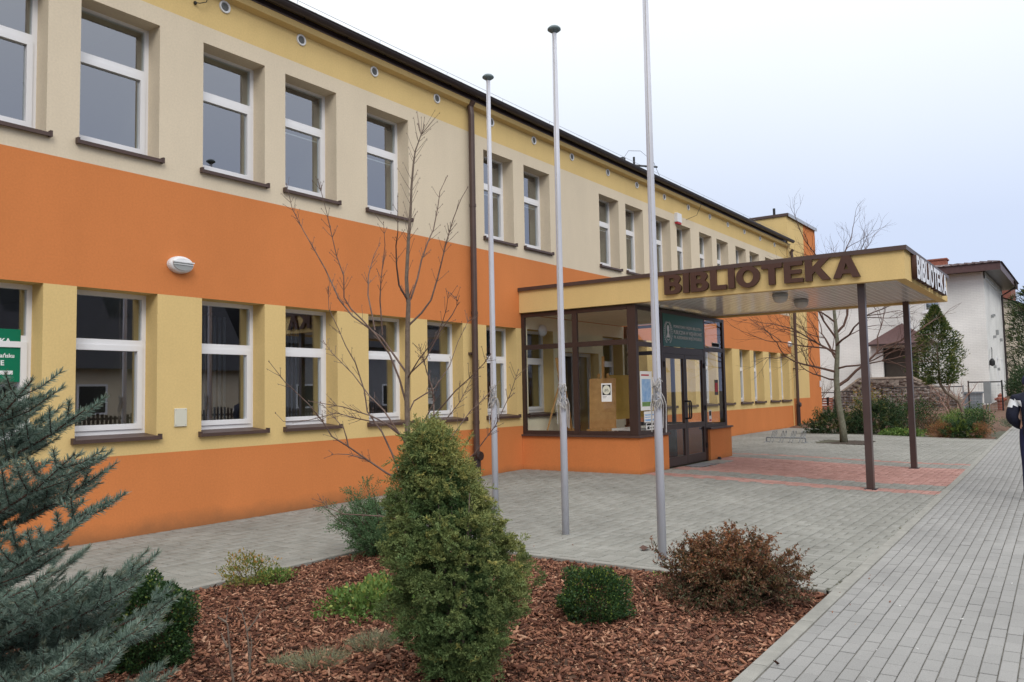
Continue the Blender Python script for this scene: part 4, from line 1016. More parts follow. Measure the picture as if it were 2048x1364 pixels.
m_.add(a+[r1, r2], [(0, 1, 4), (1, 2, 5, 4), (2, 3, 5), (3, 0, 4, 5)]); ro = m_.build('roof', M_tile, hou)
m_ = MB()
for k in range(40):
    y = HY0-EV+k*.33
    if y < HY1: m_.tube([(HX-EV-.1, y, ZE+.20), (HX-EV+1.5, y if y > HY0+1 else y+.6, ZE+.20+.27)], .03, 5)
m_.build('roof_ribs', M_tile, ro)
m_ = MB(); m_.box(HX+3.2, HX+3.9, -2.9, -.6, 7.3, 8.05); m_.box(HX+3.15, HX+3.95, -2.95, -.55, 8.052, 8.13); m_.build('chimney', M_brk, hou)
m_ = MB(); m_.tube([(HX+6.9, HY0-EV-.06, HE+.2), (HX+7.5, HY0-EV-.06, HE-.1), (HX+8.0, HY0-.1, HE-.45), (HX+8.2, HY0-.1, .5)], .05, 8); m_.build('downpipe', M_gut, hou)
wn = MB(); rect = (wx_[0], wx_[1], wx_[2], wx_[3])
wn.box(HX+.06, HX+.12, rect[0], rect[1], rect[2], rect[2]+.07); wn.box(HX+.06, HX+.12, rect[0], rect[1], rect[3]-.07, rect[3])
for y in (rect[0], rect[1]-.07): wn.box(HX+.06, HX+.12, y, y+.07, rect[2]+.07, rect[3]-.07)
wf = wn.build('window', M_wf, hou)
q = MB(); q.box(HX+.085, HX+.095, rect[0]+.07, rect[1]-.07, rect[2]+.07, rect[3]-.07); q.build('pane', M_gl, wf)
q = MB(); q.box(HX+.3, HX+.32, rect[0], rect[1], rect[2], rect[3]); q.build('curtain', mat('grey_curtain', (.45, .46, .55), .8, .1, 9), wf)
q = MB(); q.box(HX-.08, HX+.1, rect[0]-.1, rect[1]+.1, rect[2]-.12, rect[2]-.002); q.build('sill', M_wf, wf)
for k, (x, z, s) in enumerate([(46.5, 4.9, .14), (47.3, 5.0, .12), (48.6, 4.2, .25), (47.0, 3.9, .12), (50.6, 3.9, .16), (46.4, 2.4, .14), (48.2, 2.3, .14)]):
    q = MB(); q.box(x-s/2, x+s/2, HY0-.12, HY0-.001, z-s/2, z+s/2); q.build('wall_bracket', M_gray, hou)
q = MB(); q.tube([(45.2, HY0-.05, 3.3), (44.6, HY0-.12, 3.15), (44.4, HY0-.12, 2.7)], .02, 5); q.lathe([(.05, 0), (.12, -.12), (.12, -.3), (.02, -.36)], (44.4, HY0-.12, 2.75), 10); q.build('old_lantern', M_dark, hou)
for x0 in (47.8, 50.3):
    q = MB(); rect_frame(q, x0, x0+.9, 1.5, 2.9, .09, HY0-.03, HY0-.001); q.build('window_surround', M_wf, hou)
# house entrance with its pyramid roof and rubble steps
M_rub = piece_mat('rubble_stone', [(0, (.10, .075, .065)), (.5, (.18, .14, .12)), (1, (.27, .23, .20))], .95, .4, 9.0, .8)
hp = thing('house_porch', 'small white porch with a brown pyramid roof and dark doorway on the neighbour house', 'porch', (43.2, -1.1, 1.9))
m_ = MB(); m_.box(42.5, HX-.01, -.3, -.0, 1.9, 3.54); m_.box(42.5, HX-.01, -2.55, -2.25, 1.9, 3.54); m_.box(42.5, 42.7, -.55, -.301, 1.9, 3.54); m_.box(42.5, 42.7, -2.249, -2.1, 1.9, 3.54); m_.box(42.5, 42.7, -2.099, -.551, 3.38, 3.54); m_.build('wall', M_wb, hp)
m_ = MB(); e_ = [(41.9, -2.85, 3.55), (HX-.01, -2.85, 3.55), (HX-.01, .12, 3.55), (41.9, .12, 3.55)]
m_.add(e_+[(43.4, -1.3, 4.60)], [(0, 1, 4), (1, 2, 4), (2, 3, 4), (3, 0, 4), (3, 2, 1, 0)]); m_.build('roof', M_tile, hp)
m_ = MB(); m_.box(41.88, 41.94, -2.88, .15, 3.47, 3.56); m_.build('gutter', M_gut, hp)
m_ = MB(); m_.box(42.9, 42.95, -2.09, -.56, 1.9, 3.37); m_.build('door', mat('dark_door', (.07, .06, .05), .5, .2, 4), hp)
st = thing('stone_stairs', 'rubble stone stairs with pale copings sloping down both sides from the house porch', 'stairs', (42, -1.2, .6))
prof_ = [(1.75, .3), (1.75, .85), (.35, 1.88), (-1.95, 1.88), (-4.0, .78), (-4.0, .3)]
m_ = MB(); m_.prism([(41.5, y, z) for y, z in prof_], (2.3, 0, 0)); m_.build('stone_wall', M_rub, st)
V = []
n_ = 520; yy_ = rng.uniform(-3.9, 1.65, n_); top = np.interp(yy_, [-4, -1.95, .35, 1.75], [.78, 1.88, 1.88, .85]); zz_ = .35+(top-.42)*rng.random(n_)
for y, z in zip(yy_, zz_):
    a, b = random.uniform(.05, .14), random.uniform(.04, .09)
    bx = np.array([(-.04, -a, -b), (.03, -a, -b), (.03, a, -b), (-.04, a, -b), (-.03, -a*.8, b), (.03, -a*.8, b), (.03, a*.7, b), (-.03, a*.7, b)]); V.append(bx+np.array([41.49, y, z]))
np_boxes('rubble', np.array(V), M_rub, st, kind='stuff')
M_cop = mat('pale_coping', (.33, .27, .22), .9, .2, 4.0)
for (ya, za), (yb_, zb_) in (((1.8, .86), (.35, 1.93)), ((.34, 1.93), (-1.94, 1.93)), ((-1.95, 1.93), (-4.1, .78))):
    m_ = MB(); m_.beam((41.6, ya, za), (41.6, yb_, zb_), .30, .08); m_.build('coping', M_cop, st)
# fence
fe = thing('mesh_fence', 'low wire mesh fence with dark top rails and grey posts before the white house', 'fence', (38.5, -1, .5))
def fpanel(y0, y1, zt, x=38.6, zb=.42, posts=True):
    m_ = MB(); m_.tube([(x, y0, zt), (x, y1, zt)], .025, 6); m_.build('rail', M_dark, fe)
    m_ = MB()
    for y in np.arange(min(y0, y1), max(y0, y1), .12): m_.tube([(x, y, zb), (x, y, zt)], .003, 3, cap=False)
    for z in np.arange(zb+.1, zt, .12): m_.tube([(x, y0, z), (x, y1, z)], .003, 3, cap=False)
    o = m_.build('wire_mesh', M_steel, fe); o['kind'] = 'stuff'
    for y in (y0, y1):
        m_ = MB(); m_.tube([(x, y, zb-.2), (x, y, zt+.06)], .03, 6); m_.build('post', M_steel if y < -3.9 and zt < 1.5 else M_dark, fe)
fpanel(2.6, .8, 1.30); fpanel(.8, -1.2, 1.33); fpanel(-1.2, -4.35, 1.46); fpanel(-4.55, -5.75, 1.63)
m_ = MB(); m_.box(38.3, 38.7, -5.35, -5.12, .75, 1.63); m_.box(38.4, 38.45, -5.30, -5.27, .35, .75); m_.box(38.4, 38.45, -5.19, -5.16, .35, .75); gc = m_.build('meter_cabinet', mat('cabinet_grey', (.22, .24, .25), .6, .1), origin=(38.5, -5.2, .4)); tag(gc, 'tall grey-green metal meter cabinet on legs beside the house corner', 'cabinet')
m_ = MB(); m_.prism([(39.6, -4.85, .5), (39.6, -4.25, .5), (39.6, -4.2, 1.15), (39.6, -4.9, 1.15)], (.6, 0, 0)); m_.box(39.55, 40.25, -4.95, -4.15, 1.15, 1.22); wb_ = m_.build('waste_bin', mat('bin_grey', (.20, .23, .26), .5, .1), origin=(39.9, -4.55, .5)); tag(wb_, 'grey lidded waste bin standing behind the mesh fence', 'bin')
m_ = MB(); m_.lathe([(.12, .35), (.12, .8), (.17, .85), (.17, .95), (.10, 1.0), (.10, 1.08), (.0, 1.16)], (39.2, -5.63, .0), 12); m_.tube([(39.2, -5.85, .9), (39.2, -5.41, .9)], .05, 8); hy = m_.build('hydrant', mat('rusty_red', (.26, .08, .05), .7, .3, 12), origin=(39.2, -5.63, .4)); tag(hy, 'small rusty red standpipe next to the grey meter cabinet', 'standpipe')
bn = thing('garden_bench', 'red-brown slatted bench by the wall left of the bare garden tree', 'bench', (37.5, 1.6, .4))
for k in range(5):
    m_ = MB(); m_.box(37.3+.03*k, 37.34+.03*k, .6, 2.6, .55+k*.11, .63+k*.11); m_.build('slat', M_brk, bn)
for y in (.8, 2.4):
    m_ = MB(); m_.box(37.36, 37.5, y-.04, y+.04, .25, 1.1); m_.build('leg', M_dark, bn)
# farther house on the right
fh = thing('beige_house', 'beige house with a red roof and chimney partly seen at the right edge', 'house', (75, 3, .5))
m_ = MB(); m_.box(70, 95, -4.5, 7, 0, 7.5)
m_.prism([(70, -4.5, 7.5), (70, 7.5, 7.5), (70, 1.5, 10.2)], (25, 0, 0)); m_.build('wall', M_be, fh)
m_ = MB(); m_.add([(69.6, -5.2, 7.25), (95.3, -5.2, 7.25), (95.3, 1.5, 10.35), (69.6, 1.5, 10.35), (95.3, 8.0, 7.25), (69.6, 8.0, 7.25)], [(0, 1, 2, 3), (3, 2, 4, 5)]); m_.build('roof', M_ctile, fh)
m_ = MB(); m_.box(72, 73, -2.2, -1.5, 8.4, 10.9); m_.build('chimney', M_brk, fh)
m_ = MB(); m_.box(74, 79, -3.9, -2.2, 8.2, 9.8); m_.box(73.7, 79.3, -4.1, -2.0, 9.81, 9.95); m_.build('dormer', M_ctile, fh)

# houses across the street (seen mirrored in the ground-floor windows)
def street_house(x0, x1, y0, y1, ze, zr, label, wallc):
    t = thing('street_house', label, 'house', ((x0+x1)/2, (y0+y1)/2, 0))
    m_ = MB(); m_.box(x0, x1, y0, y1, -.2, ze); m_.build('wall', wallc, t)
    m_ = MB(); ym = (y0+y1)/2; m_.add([(x0-.4, y1+.5, ze-.2), (x1+.4, y1+.5, ze-.2), (x1+.4, ym, zr), (x0-.4, ym, zr), (x1+.4, y0-.5, ze-.2), (x0-.4, y0-.5, ze-.2)], [(0, 1, 2, 3), (3, 2, 4, 5), (0, 3, 5), (1, 4, 2)]); r_ = m_.build('roof', M_dtile, t)
    m_ = MB()
    sl = (zr-ze+.2)/(ym-y1-.5)
    for x in np.arange(x0+2, x1-1.5, 4.0):
        yA, yB = y1-1.0, y1-2.2; zA = ze-.2+sl*(yA-y1-.5)+.04; zB = ze-.2+sl*(yB-y1-.5)+.04
        m_.quad((x, yA, zA), (x+.9, yA, zA), (x+.9, yB, zB), (x, yB, zB))
    m_.build('skylight', M_gl, r_, fix=False)
    for x in np.arange(x0+1.2, x1-1.4, 3.0):
        m_ = MB(); rect_frame(m_, x, x+1.2, 1.0, 2.2, .08, y1+.001, y1+.04); f_ = m_.build('window', M_wf, t)
        m_ = MB(); m_.box(x+.08, x+1.12, y1+.002, y1+.02, 1.08, 2.12); m_.build('pane', M_dark, f_)
street_house(11.5, 23.0, -31, -22.5, 3.0, 9.6, 'house with a big dark tiled roof across the street, mirrored in the left windows', M_cr)
street_house(25.5, 38.0, -32, -23.0, 4.4, 10.2, 'tall grey house with a dark roof across the street, mirrored in the middle windows', mat('grey_render', (.25, .25, .27), .9, .1))
street_house(42, 60, -34, -24, 3.2, 9.4, 'farther dark-roofed house across the street, mirrored in the far windows', mat('brown_render', (.28, .20, .15), .9, .1))
pf = thing('picket_fence', 'dark picket fence across the street, mirrored in the left windows', 'fence', (18, -20, 0))
for k in range(150):
    m_ = MB(); x = 8+k*.16; m_.box(x, x+.09, -20.02, -19.99, -.1, 1.1+.12*math.sin(k*.35)) ; m_.build('picket', M_bf, pf)
for z in (.25, .85):
    m_ = MB(); m_.box(8, 32, -20.07, -20.03, z, z+.08); m_.build('rail', M_bf, pf)

# ------------------------------------------------------------------ person walking at the right edge
def skinned(name, joints, bones, mtls, parent, origin, sub=2, matfn=None):
    me = bpy.data.meshes.new(name); me.from_pydata([j[0] for j in joints], bones, [])
    o = bpy.data.objects.new('tmp', me); col.objects.link(o)
    md = o.modifiers.new('s', 'SKIN'); sv = me.skin_vertices[0].data
    for v, j in zip(sv, joints):
        r_ = j[1]; v.radius = r_ if isinstance(r_, tuple) else (r_, r_)
    sv[0].use_root = True
    md.use_smooth_shade = True
    s_ = o.modifiers.new('u', 'SUBSURF'); s_.levels = sub; s_.render_levels = sub
    bpy.context.view_layer.update()
    m2 = bpy.data.meshes.new_from_object(o.evaluated_get(bpy.context.evaluated_depsgraph_get()))
    bpy.data.objects.remove(o); m2.materials.clear()
    for m in mtls: m2.materials.append(m)
    if matfn:
        for p in m2.polygons: p.material_index = matfn(p.center)
    m2.name = name
    return link(name, m2, mtls, parent, origin, smooth=True)
M_navy = mat('navy_cloth', (.010, .012, .026), .85, .25, 14, bump=.4, bscale=60); M_jean = mat('dark_blue_trousers', (.014, .016, .05), .85, .25, 14, bump=.4, bscale=60)
M_skin = mat('skin', (.55, .33, .24), .5, .06); M_wcl = mat('white_cloth', (.66, .68, .70), .8, .06, 9); M_hair = mat('grey_brown_hair', (.16, .13, .10), .8, .3, 40); M_shoe = mat('dark_shoe', (.02, .02, .03), .6, .2)
PXc, PYc = 12.72, -8.14; zg = float(gz(PXc, PYc))+.0
per = thing('person', 'person in navy jacket with white shoulders and dark blue cap at the right edge', 'person', (PXc, PYc, zg))
# local frame: f = walking direction (+x, along the street), l = left side (+y)
def Q(f_, l_, z_): return (PXc+f_, PYc+l_, zg+z_)
HS = 1.60/1.72
def Qh(f_, l_, z_): return Q(f_*HS, l_*HS, z_*HS)
J = [(Qh(0, 0, .94), (.15, .12)), (Qh(-.01, 0, 1.10), (.145, .11)), (Qh(0, 0, 1.28), (.165, .115)), (Qh(.0, 0, 1.42), (.13, .09)), (Qh(.02, 0, 1.49), .055), (Qh(.04, 0, 1.56), .062), (Qh(.045, 0, 1.64), (.078, .088)), (Qh(.035, 0, 1.695), .05),
     (Qh(.0, .18, 1.40), .07), (Qh(-.09, .25, 1.14), .052), (Qh(.12, .16, 1.02), .038), (Qh(.18, .08, 1.01), .03),
     (Qh(.0, -.18, 1.40), .07), (Qh(-.02, -.235, 1.15), .052), (Qh(.12, -.22, .95), .038), (Qh(.17, -.21, .87), .03),
     (Qh(.0, .095, .86), .095), (Qh(-.06, .10, .50), .062), (Qh(-.24, .105, .12), .045), (Qh(-.20, .105, .04), .042), (Qh(-.08, .11, .03), .032),
     (Qh(.0, -.095, .86), .095), (Qh(.14, -.10, .50), .062), (Qh(.20, -.105, .11), .045), (Qh(.22, -.105, .04), .042), (Qh(.35, -.11, .03), .032)]
B = [(0, 1), (1, 2), (2, 3), (3, 4), (4, 5), (5, 6), (6, 7), (3, 8), (8, 9), (9, 10), (10, 11), (3, 12), (12, 13), (13, 14), (14, 15), (0, 16), (16, 17), (17, 18), (18, 19), (19, 20), (0, 21), (21, 22), (22, 23), (23, 24), (24, 25)]
oz = zg
skinned('body', J, B, [M_skin, M_jean, M_shoe], per, None, 2, lambda c: 2 if c.z+0 < .09 else 1 if c.z < .93 else 0)
JJ = [(Qh(0, 0, .80), (.20, .15)), (Qh(0, 0, .95), (.19, .145)), (Qh(-.01, 0, 1.12), (.185, .14)), (Qh(0, 0, 1.28), (.20, .145)), (Qh(.0, 0, 1.42), (.15, .11)), (Qh(.015, 0, 1.495), (.085, .08)), (Qh(.02, 0, 1.53), (.08, .078)),
      (Qh(.0, .19, 1.395), .092), (Qh(-.09, .26, 1.14), .08), (Qh(.10, .185, 1.03), .062), (Qh(.15, .13, 1.02), .058),
      (Qh(.0, -.19, 1.395), .092), (Qh(-.02, -.245, 1.15), .078), (Qh(.12, -.23, .95), .058), (Qh(.15, -.225, .90), .055)]
BB = [(0, 1), (1, 2), (2, 3), (3, 4), (4, 5), (5, 6), (4, 7), (7, 8), (8, 9), (9, 10), (4, 11), (11, 12), (12, 13), (13, 14)]
skinned('jacket', JJ, BB, [M_navy, M_wcl], per, None, 2, lambda c: 1 if (1.305*HS < c.z-zg < 1.40*HS and abs(c.y-PYc) > .12 and c.z-zg < (1.53-.55*abs(c.y-PYc))*HS and c.z-zg > (1.19+.42*abs(c.y-PYc))*HS) else 0)
m_ = MB(); cxp, cyp, czp = Qh(.04, 0, 1.655); m_.lathe([(.098, -.045), (.103, -.02), (.102, .03), (.082, .075), (.045, .097), (0, .103)], (cxp, cyp, czp), 16); m_.build('cap', mat('cap_blue', (.018, .022, .06), .85, .2, 20), per, smooth=True)
m_ = MB(); m_.lathe([(.07, -.085), (.094, -.06), (.097, -.044)], (cxp-.012, cyp, czp), 16); m_.build('hair', M_hair, per, smooth=True)
for sgn in (1, -1):
    m_ = MB(); ex_, ey_, ez_ = Qh(.04, sgn*.09, 1.615); m_.lathe([(.004, -.012), (.026, -.006), (.028, .004), (.01, .01)], (ex_, ey_, ez_), 10, axis='y'); m_.build('ear', M_skin, per, smooth=True)
    bx_ = Qh(.115, sgn*.032, 1.635); m_ = MB(); m_.lathe([(0, -.011), (.009, -.006), (.011, 0), (.009, .006), (0, .011)], bx_, 8); m_.build('eye', M_lw, per)
m_ = MB(); nx_ = Qh(.125, 0, 1.60); m_.prism([(nx_[0]-.02, nx_[1]-.017, nx_[2]-.018), (nx_[0]-.02, nx_[1]+.017, nx_[2]-.018), (nx_[0]+.022, nx_[1], nx_[2]-.014)], (-.012, 0, .05)); m_.build('nose', M_skin, per)
# hands: palm, four fingers, thumb
for sgn, base in ((1, Qh(.20, .06, 1.0)), (-1, Qh(.17, -.215, .88))):
    bx_, by_, bz_ = base
    hj = [((bx_, by_, bz_), (.024, .034)), ((bx_+.01, by_, bz_-.05), (.018, .040)), ((bx_+.015, by_, bz_-.085), (.014, .038))]; hb_ = [(0, 1), (1, 2)]
    for q_, (dy_, ln) in enumerate(((-.028, .060), (-.009, .072), (.010, .066), (.028, .050))):
        k0 = len(hj); hj += [((bx_+.018, by_+dy_, bz_-.10), .009), ((bx_+.026, by_+dy_, bz_-.10-ln*.55), .0085), ((bx_+.042, by_+dy_, bz_-.10-ln), .0075)]; hb_ += [(2, k0), (k0, k0+1), (k0+1, k0+2)]
    k0 = len(hj); hj += [((bx_+.035, by_-sgn*.03, bz_-.055), .011), ((bx_+.052, by_-sgn*.035, bz_-.085), .0085)]; hb_ += [(1, k0), (k0, k0+1)]
    skinned('hand', hj, hb_, [M_skin], per, None, 1)
# ------------------------------------------------------------------ vegetation
def perp(D):
    a = rdir(len(D)); s = np.cross(D, a); return nrm(s)
def needles(P, D, L, W, taper=.25):
    S = perp(D); L = np.asarray(L)[:, None]; W = np.asarray(W)[:, None]
    E = P+D*L
    return np.stack([P-S*W/2, P+S*W/2, E+S*W/2*taper, E-S*W/2*taper], 1)
def leaves(P, D, L, W, Nn=None):
    S = perp(D) if Nn is None else nrm(np.cross(D, Nn)); L = np.asarray(L)[:, None]; W = np.asarray(W)[:, None]
    n = nrm(np.cross(S, D)); mid = P+D*L*.45
    return np.stack([P, mid+S*W/2+n*W*.15, P+D*L, mid-S*W/2+n*W*.15], 1)
def blob(n, c, r, shell=.55, lump=.22, zmin=None, k=5.0, seed=0):
    """points in an uneven ellipsoid, denser near its surface; returns position, outward direction"""
    d = rdir(n); ph = rng.uniform(0, 6.28, 6) if seed == 0 else np.random.default_rng(seed).uniform(0, 6.28, 6)
    lum = 1+lump*(np.sin(d[:, 0]*k+ph[0])*np.sin(d[:, 1]*k*1.2+ph[1])+np.sin(d[:, 2]*k*1.4+ph[2]+d[:, 0]*3)*.7)+lump*.5*np.sin(d[:, 1]*k*2.6+ph[3])*np.sin(d[:, 2]*k*2.3+ph[4])
    q = shell+(1-shell)*rng.random(n)**.5
    P = d*lum[:, None]*q[:, None]*np.array(r)+np.array(c)
    if zmin is not None:
        ok = P[:, 2] > zmin; P, d, q = P[ok], d[ok], q[ok]
    return P, nrm(d/np.array(r)), q
G_spr = leaf_mat('spruce_needles', [(0, (.06, .105, .08)), (.45, (.14, .208, .168)), (1, (.32, .40, .335))], (.20, .15, .07), .55, .1)
G_jun = leaf_mat('juniper_scales', [(0, (.032, .070, .026)), (.5, (.085, .15, .052)), (1, (.17, .24, .09))], (.52, .43, .12), .6, .15)
G_box = leaf_mat('box_leaves', [(0, (.014, .032, .014)), (.5, (.032, .075, .026)), (1, (.075, .14, .045))], (.30, .36, .06), .4, .2)
G_cot = leaf_mat('russet_leaves', [(0, (.03, .045, .025)), (.4, (.06, .075, .035)), (.6, (.13, .07, .045)), (1, (.25, .10, .06))], (.34, .13, .05), .5, .2)
G_grn = leaf_mat('fresh_leaves', [(0, (.05, .10, .025)), (.5, (.12, .21, .05)), (1, (.23, .34, .10))], (.42, .40, .10), .5, .25)
G_yel = leaf_mat('orange_yellow_leaves', [(0, (.06, .10, .03)), (.5, (.16, .20, .05)), (1, (.32, .28, .07))], (.55, .25, .06), .5, .25)
G_gry = leaf_mat('grey_green_tufts', [(0, (.09, .11, .08)), (.5, (.17, .20, .14)), (1, (.26, .29, .20))], (.36, .32, .16), .7, .2)
G_dk = leaf_mat('dark_conifer', [(0, (.012, .028, .012)), (.5, (.028, .058, .022)), (1, (.06, .10, .035))], (.20, .20, .05), .6, .15)
G_cop = leaf_mat('copper_twigs', [(0, (.13, .065, .03)), (.5, (.26, .12, .05)), (1, (.40, .20, .08))], None, .7, .2)

def sprays(P0, ax, Ls, K=8, J=6, leafL=(.006, .010), leafW=.0052, droop=.35, tint=None, spread=.65):
    n = len(P0); sv = perp(ax); nv = np.cross(ax, sv); out, dirs, tn = [], [], []
    down = np.array([0, 0, -1.])
    for k in range(K):
        t = (k+.5)/K; base = P0+ax*(Ls*t)[:, None]+down*(Ls*droop*t*t)[:, None]
        for sg in ((-1, 1) if k < K-1 else (0,)):
            d = nrm(ax*.8+sv*(sg*spread)+nv*rng.normal(0, .22, (n, 1))+down*(droop*t)); l_ = Ls*(.42*(1-t)+.14)
            for j in range(J):
                u = (j+rng.random(n))/J
                out.append(base+d*(l_*u)[:, None]); dirs.append(nrm(d+perp(d)*.75)); tn.append((tint if tint is not None else np.zeros(n))*(.3+.7*np.clip(t*.6+u*.5, 0, 1)))
    P = np.concatenate(out); D = np.concatenate(dirs)
    return needles(P, D, rng.uniform(leafL[0], leafL[1], len(P)), np.full(len(P), leafW), .45), np.clip(np.concatenate(tn), 0, .95)

# --- blue spruce on the left
TRK = Vector((1.22, -5.06, 0))
spr = thing('blue_spruce', 'blue-green spruce reaching into the picture from the left edge', 'spruce', tuple(TRK))
b = MB(); b.tube([TRK+Vector((0, 0, -.1)), TRK+Vector((.01, 0, .8)), TRK+Vector((0, .01, 1.7)), TRK+Vector((.0, 0, 2.5))], [.05, .042, .026, .008], 10); b.build('trunk', M_bark, spr, smooth=True)
shoots = []      # (P0, P1, tipflag)
def poly_pts(pts, t):
    t = max(0, min(.9999, t))*(len(pts)-1); i = int(t); return pts[i].lerp(pts[i+1], t-i)
wood = MB()
def spruce_branch(P0, P1, sag, dense=1.0):
    L = (P1-P0).length
    mid = P0.lerp(P1, .5)+Vector((0, 0, -sag*L)); q = P0.lerp(P1, .8)+Vector((0, 0, -sag*L*.7))
    pts = [P0, P0.lerp(mid, .6), mid, q, P1]
    wood.tube(pts, [.011, .008, .006, .004, .002], 5)
    ax = (P1-P0).normalized(); sd_ = ax.cross(Vector((0, 0, 1))).normalized()
    for k in range(3, 10):
        a, b_2 = poly_pts(pts, k/10), poly_pts(pts, (k+1)/10); shoots.append((a, b_2, k == 9))
    step = .125/dense; n = int(L*.85/step)
    for i in range(n):
        t = .18+.80*i/max(1, n); p = poly_pts(pts, t); l_ = (.32*(1-t)**.8*min(1, L/.8)+.10)*random.uniform(.75, 1.2)
        for s in (-1, 1):
            if random.random() < .12: continue
            d = (ax*random.uniform(.75, 1.0)+sd_*s*random.uniform(.55, .9)+Vector((0, 0, random.uniform(-.05, .38)))).normalized()
            e = p+d*l_+Vector((0, 0, .15*l_)); m2 = p+d*l_*.55
            shoots.append((p, m2, False)); shoots.append((m2, e, True))
            wood.tube([p, m2, e], [.003, .0022, .0014], 4, cap=False)
            if l_ > .17:
                for tt in (.45,):
                    for s2 in (-1, 1):
                        d2 = (d*.85+ax.cross(d).cross(d)*0+d.cross(Vector((0, 0, 1)))*s2*.6+Vector((0, 0, .12))).normalized(); pp = p.lerp(e, tt); shoots.append((pp, pp+d2*l_*.42, True))
tips = [(64, 761, 2.75), (170, 820, 2.85), (150, 908, 2.7), (205, 945, 2.95), (185, 1015, 2.75), (128, 1060, 2.6), (300, 1122, 3.0), (268, 1172, 2.8), (272, 1262, 2.65), (325, 1358, 2.85), (230, 1230, 2.95), (120, 1180, 2.5), (200, 1340, 2.5), (110, 980, 3.1), (60, 850, 3.0), (12, 790, 2.8), (180, 1290, 2.75), (90, 1340, 2.35), (240, 1400, 2.6), (250, 1180, 3.05), (20, 1180, 2.4)]
for px, py, dp in tips:
    P1 = at_depth(px, py, dp); L = (Vector((P1.x, P1.y))-Vector((TRK.x, TRK.y))).length
    z0 = P1.z-.36*L-random.uniform(.0, .06)
    spruce_branch(Vector((TRK.x, TRK.y, max(.08, z0))), P1, .03+.04*random.random(), 1.25)
for k in range(46):                                  # the rest of the crown, all round the trunk
    z = .15+2.2*(k/46); a = k*2.4; L = 1.05*(1-z/2.6)+.08
    d = Vector((math.cos(a), math.sin(a)))
    c2 = at_depth(0, 1000, 2.8); toward = Vector((c2.x-TRK.x, c2.y-TRK.y)).normalized()
    if z > .45 and d.dot(toward) > -.15: continue
    if z > 1.5 and d.dot(toward) > -.6: continue
    P1 = Vector((TRK.x+d.x*L, TRK.y+d.y*L, z+.28*L)); spruce_branch(Vector((TRK.x, TRK.y, z)), P1, .04, .6)
wood.build('branches', M_twig, spr)
Ps, Ds, Ls, Ws, Ts = [], [], [], [], []
for P0, P1, tip in shoots:
    a = np.array(P0); d = np.array(P1)-a; L = np.linalg.norm(d)
    if L < 1e-4: continue
    n = int(L*1250)+8; ax = d/L; t = rng.random(n); 
    rad = perp(np.repeat(ax[None], n, 0)); rad[:, 2] += .35; rad = nrm(rad)
    ang = rng.uniform(.80, 1.30, n)
    if tip: ang *= np.where(t > .8, .55, 1)
    D = nrm(ax[None]*np.cos(ang)[:, None]+rad*np.sin(ang)[:, None])
    Ps.append(a+d*t[:, None]); Ds.append(D); Ls.append(rng.uniform(.019, .028, n)); Ws.append(np.full(n, .0029))
    Ts.append(np.where(tip & (t > .86), .55*rng.random(n), .0))
np_mesh('needles', needles(np.concatenate(Ps), np.concatenate(Ds), np.concatenate(Ls), np.concatenate(Ws)), 4, G_spr, spr, tint=np.concatenate(Ts))

# --- upright juniper in the middle
JX, JY = 3.36, -6.03
jun = thing('upright_juniper', 'tall ragged juniper with yellowish tips in the middle of the bark bed', 'juniper', (JX, JY, 0))
b = MB()
for k in range(14):
    a = k*2.4; r_ = .05+.16*((k*37 % 10)/10); b.tube([(JX+.03*math.cos(a), JY+.03*math.sin(a), -.05), (JX+r_*.6*math.cos(a), JY+r_*.6*math.sin(a), .5), (JX+r_*math.cos(a), JY+r_*math.sin(a), 1.0)], [.013, .009, .003], 6)
b.build('stem', M_bark, jun)
# plumes: each a curved spray with many tiny scale leaves
nc = 600; nper = 7; nf = 2600
zc = np.concatenate([rng.uniform(.05, 1.30, nc), rng.uniform(.03, 1.22, nf)]); thc = rng.uniform(0, 2*np.pi, nc+nf)
prof_z = [0, .12, .3, .55, .75, .95, 1.1, 1.2, 1.32]; prof_r = [.09, .165, .27, .31, .275, .19, .105, .055, .015]
qc = np.concatenate([.62+.42*rng.random(nc)**.7, .12+.5*rng.random(nf)])
qc[:nc] *= 1+.13*np.sin(thc[:nc]*3+zc[:nc]*8)+.15*rng.normal(size=nc)
rc = np.interp(zc, prof_z, prof_r)*qc
idx = np.concatenate([np.repeat(np.arange(nc), nper), np.arange(nc, nc+nf)]); n = len(idx); isf = idx >= nc
cluster_dir = nrm(np.stack([np.cos(thc), np.sin(thc), rng.uniform(.4, 1.7, nc+nf)], 1)+rng.normal(0, .3, (nc+nf, 3)))
th = thc[idx]; q = np.where(isf, .3, np.clip(qc[idx], 0, 1)); 
jit = rng.normal(0, 1, (n, 3))*np.where(isf, .01, .022)[:, None]
P0 = np.stack([JX+rc[idx]*np.cos(th), JY+rc[idx]*np.sin(th), zc[idx]], 1)+jit; P0[:, 2] = np.maximum(P0[:, 2], .02); z = P0[:, 2]
lat = np.array(rt)*1.0
P0 = P0 - lat*(.13*np.clip(z-.55, 0, .8)/.8*1.1)[:, None]     # leans a little to the left towards the top
out = np.stack([np.cos(th), np.sin(th), np.zeros(n)], 1)
ax = nrm(cluster_dir[idx]+rng.normal(0, .36, (n, 3)))
Ls = np.where(isf, .05, rng.uniform(.045, .095, n))*(1+.35*(z > 1.0))
ctint = rng.random(nc+nf)[idx]
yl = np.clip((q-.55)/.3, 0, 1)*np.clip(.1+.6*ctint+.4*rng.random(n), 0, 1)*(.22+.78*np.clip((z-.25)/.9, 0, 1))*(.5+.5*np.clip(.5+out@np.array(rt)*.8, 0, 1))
yl += (rng.random(n) < .025)*.6
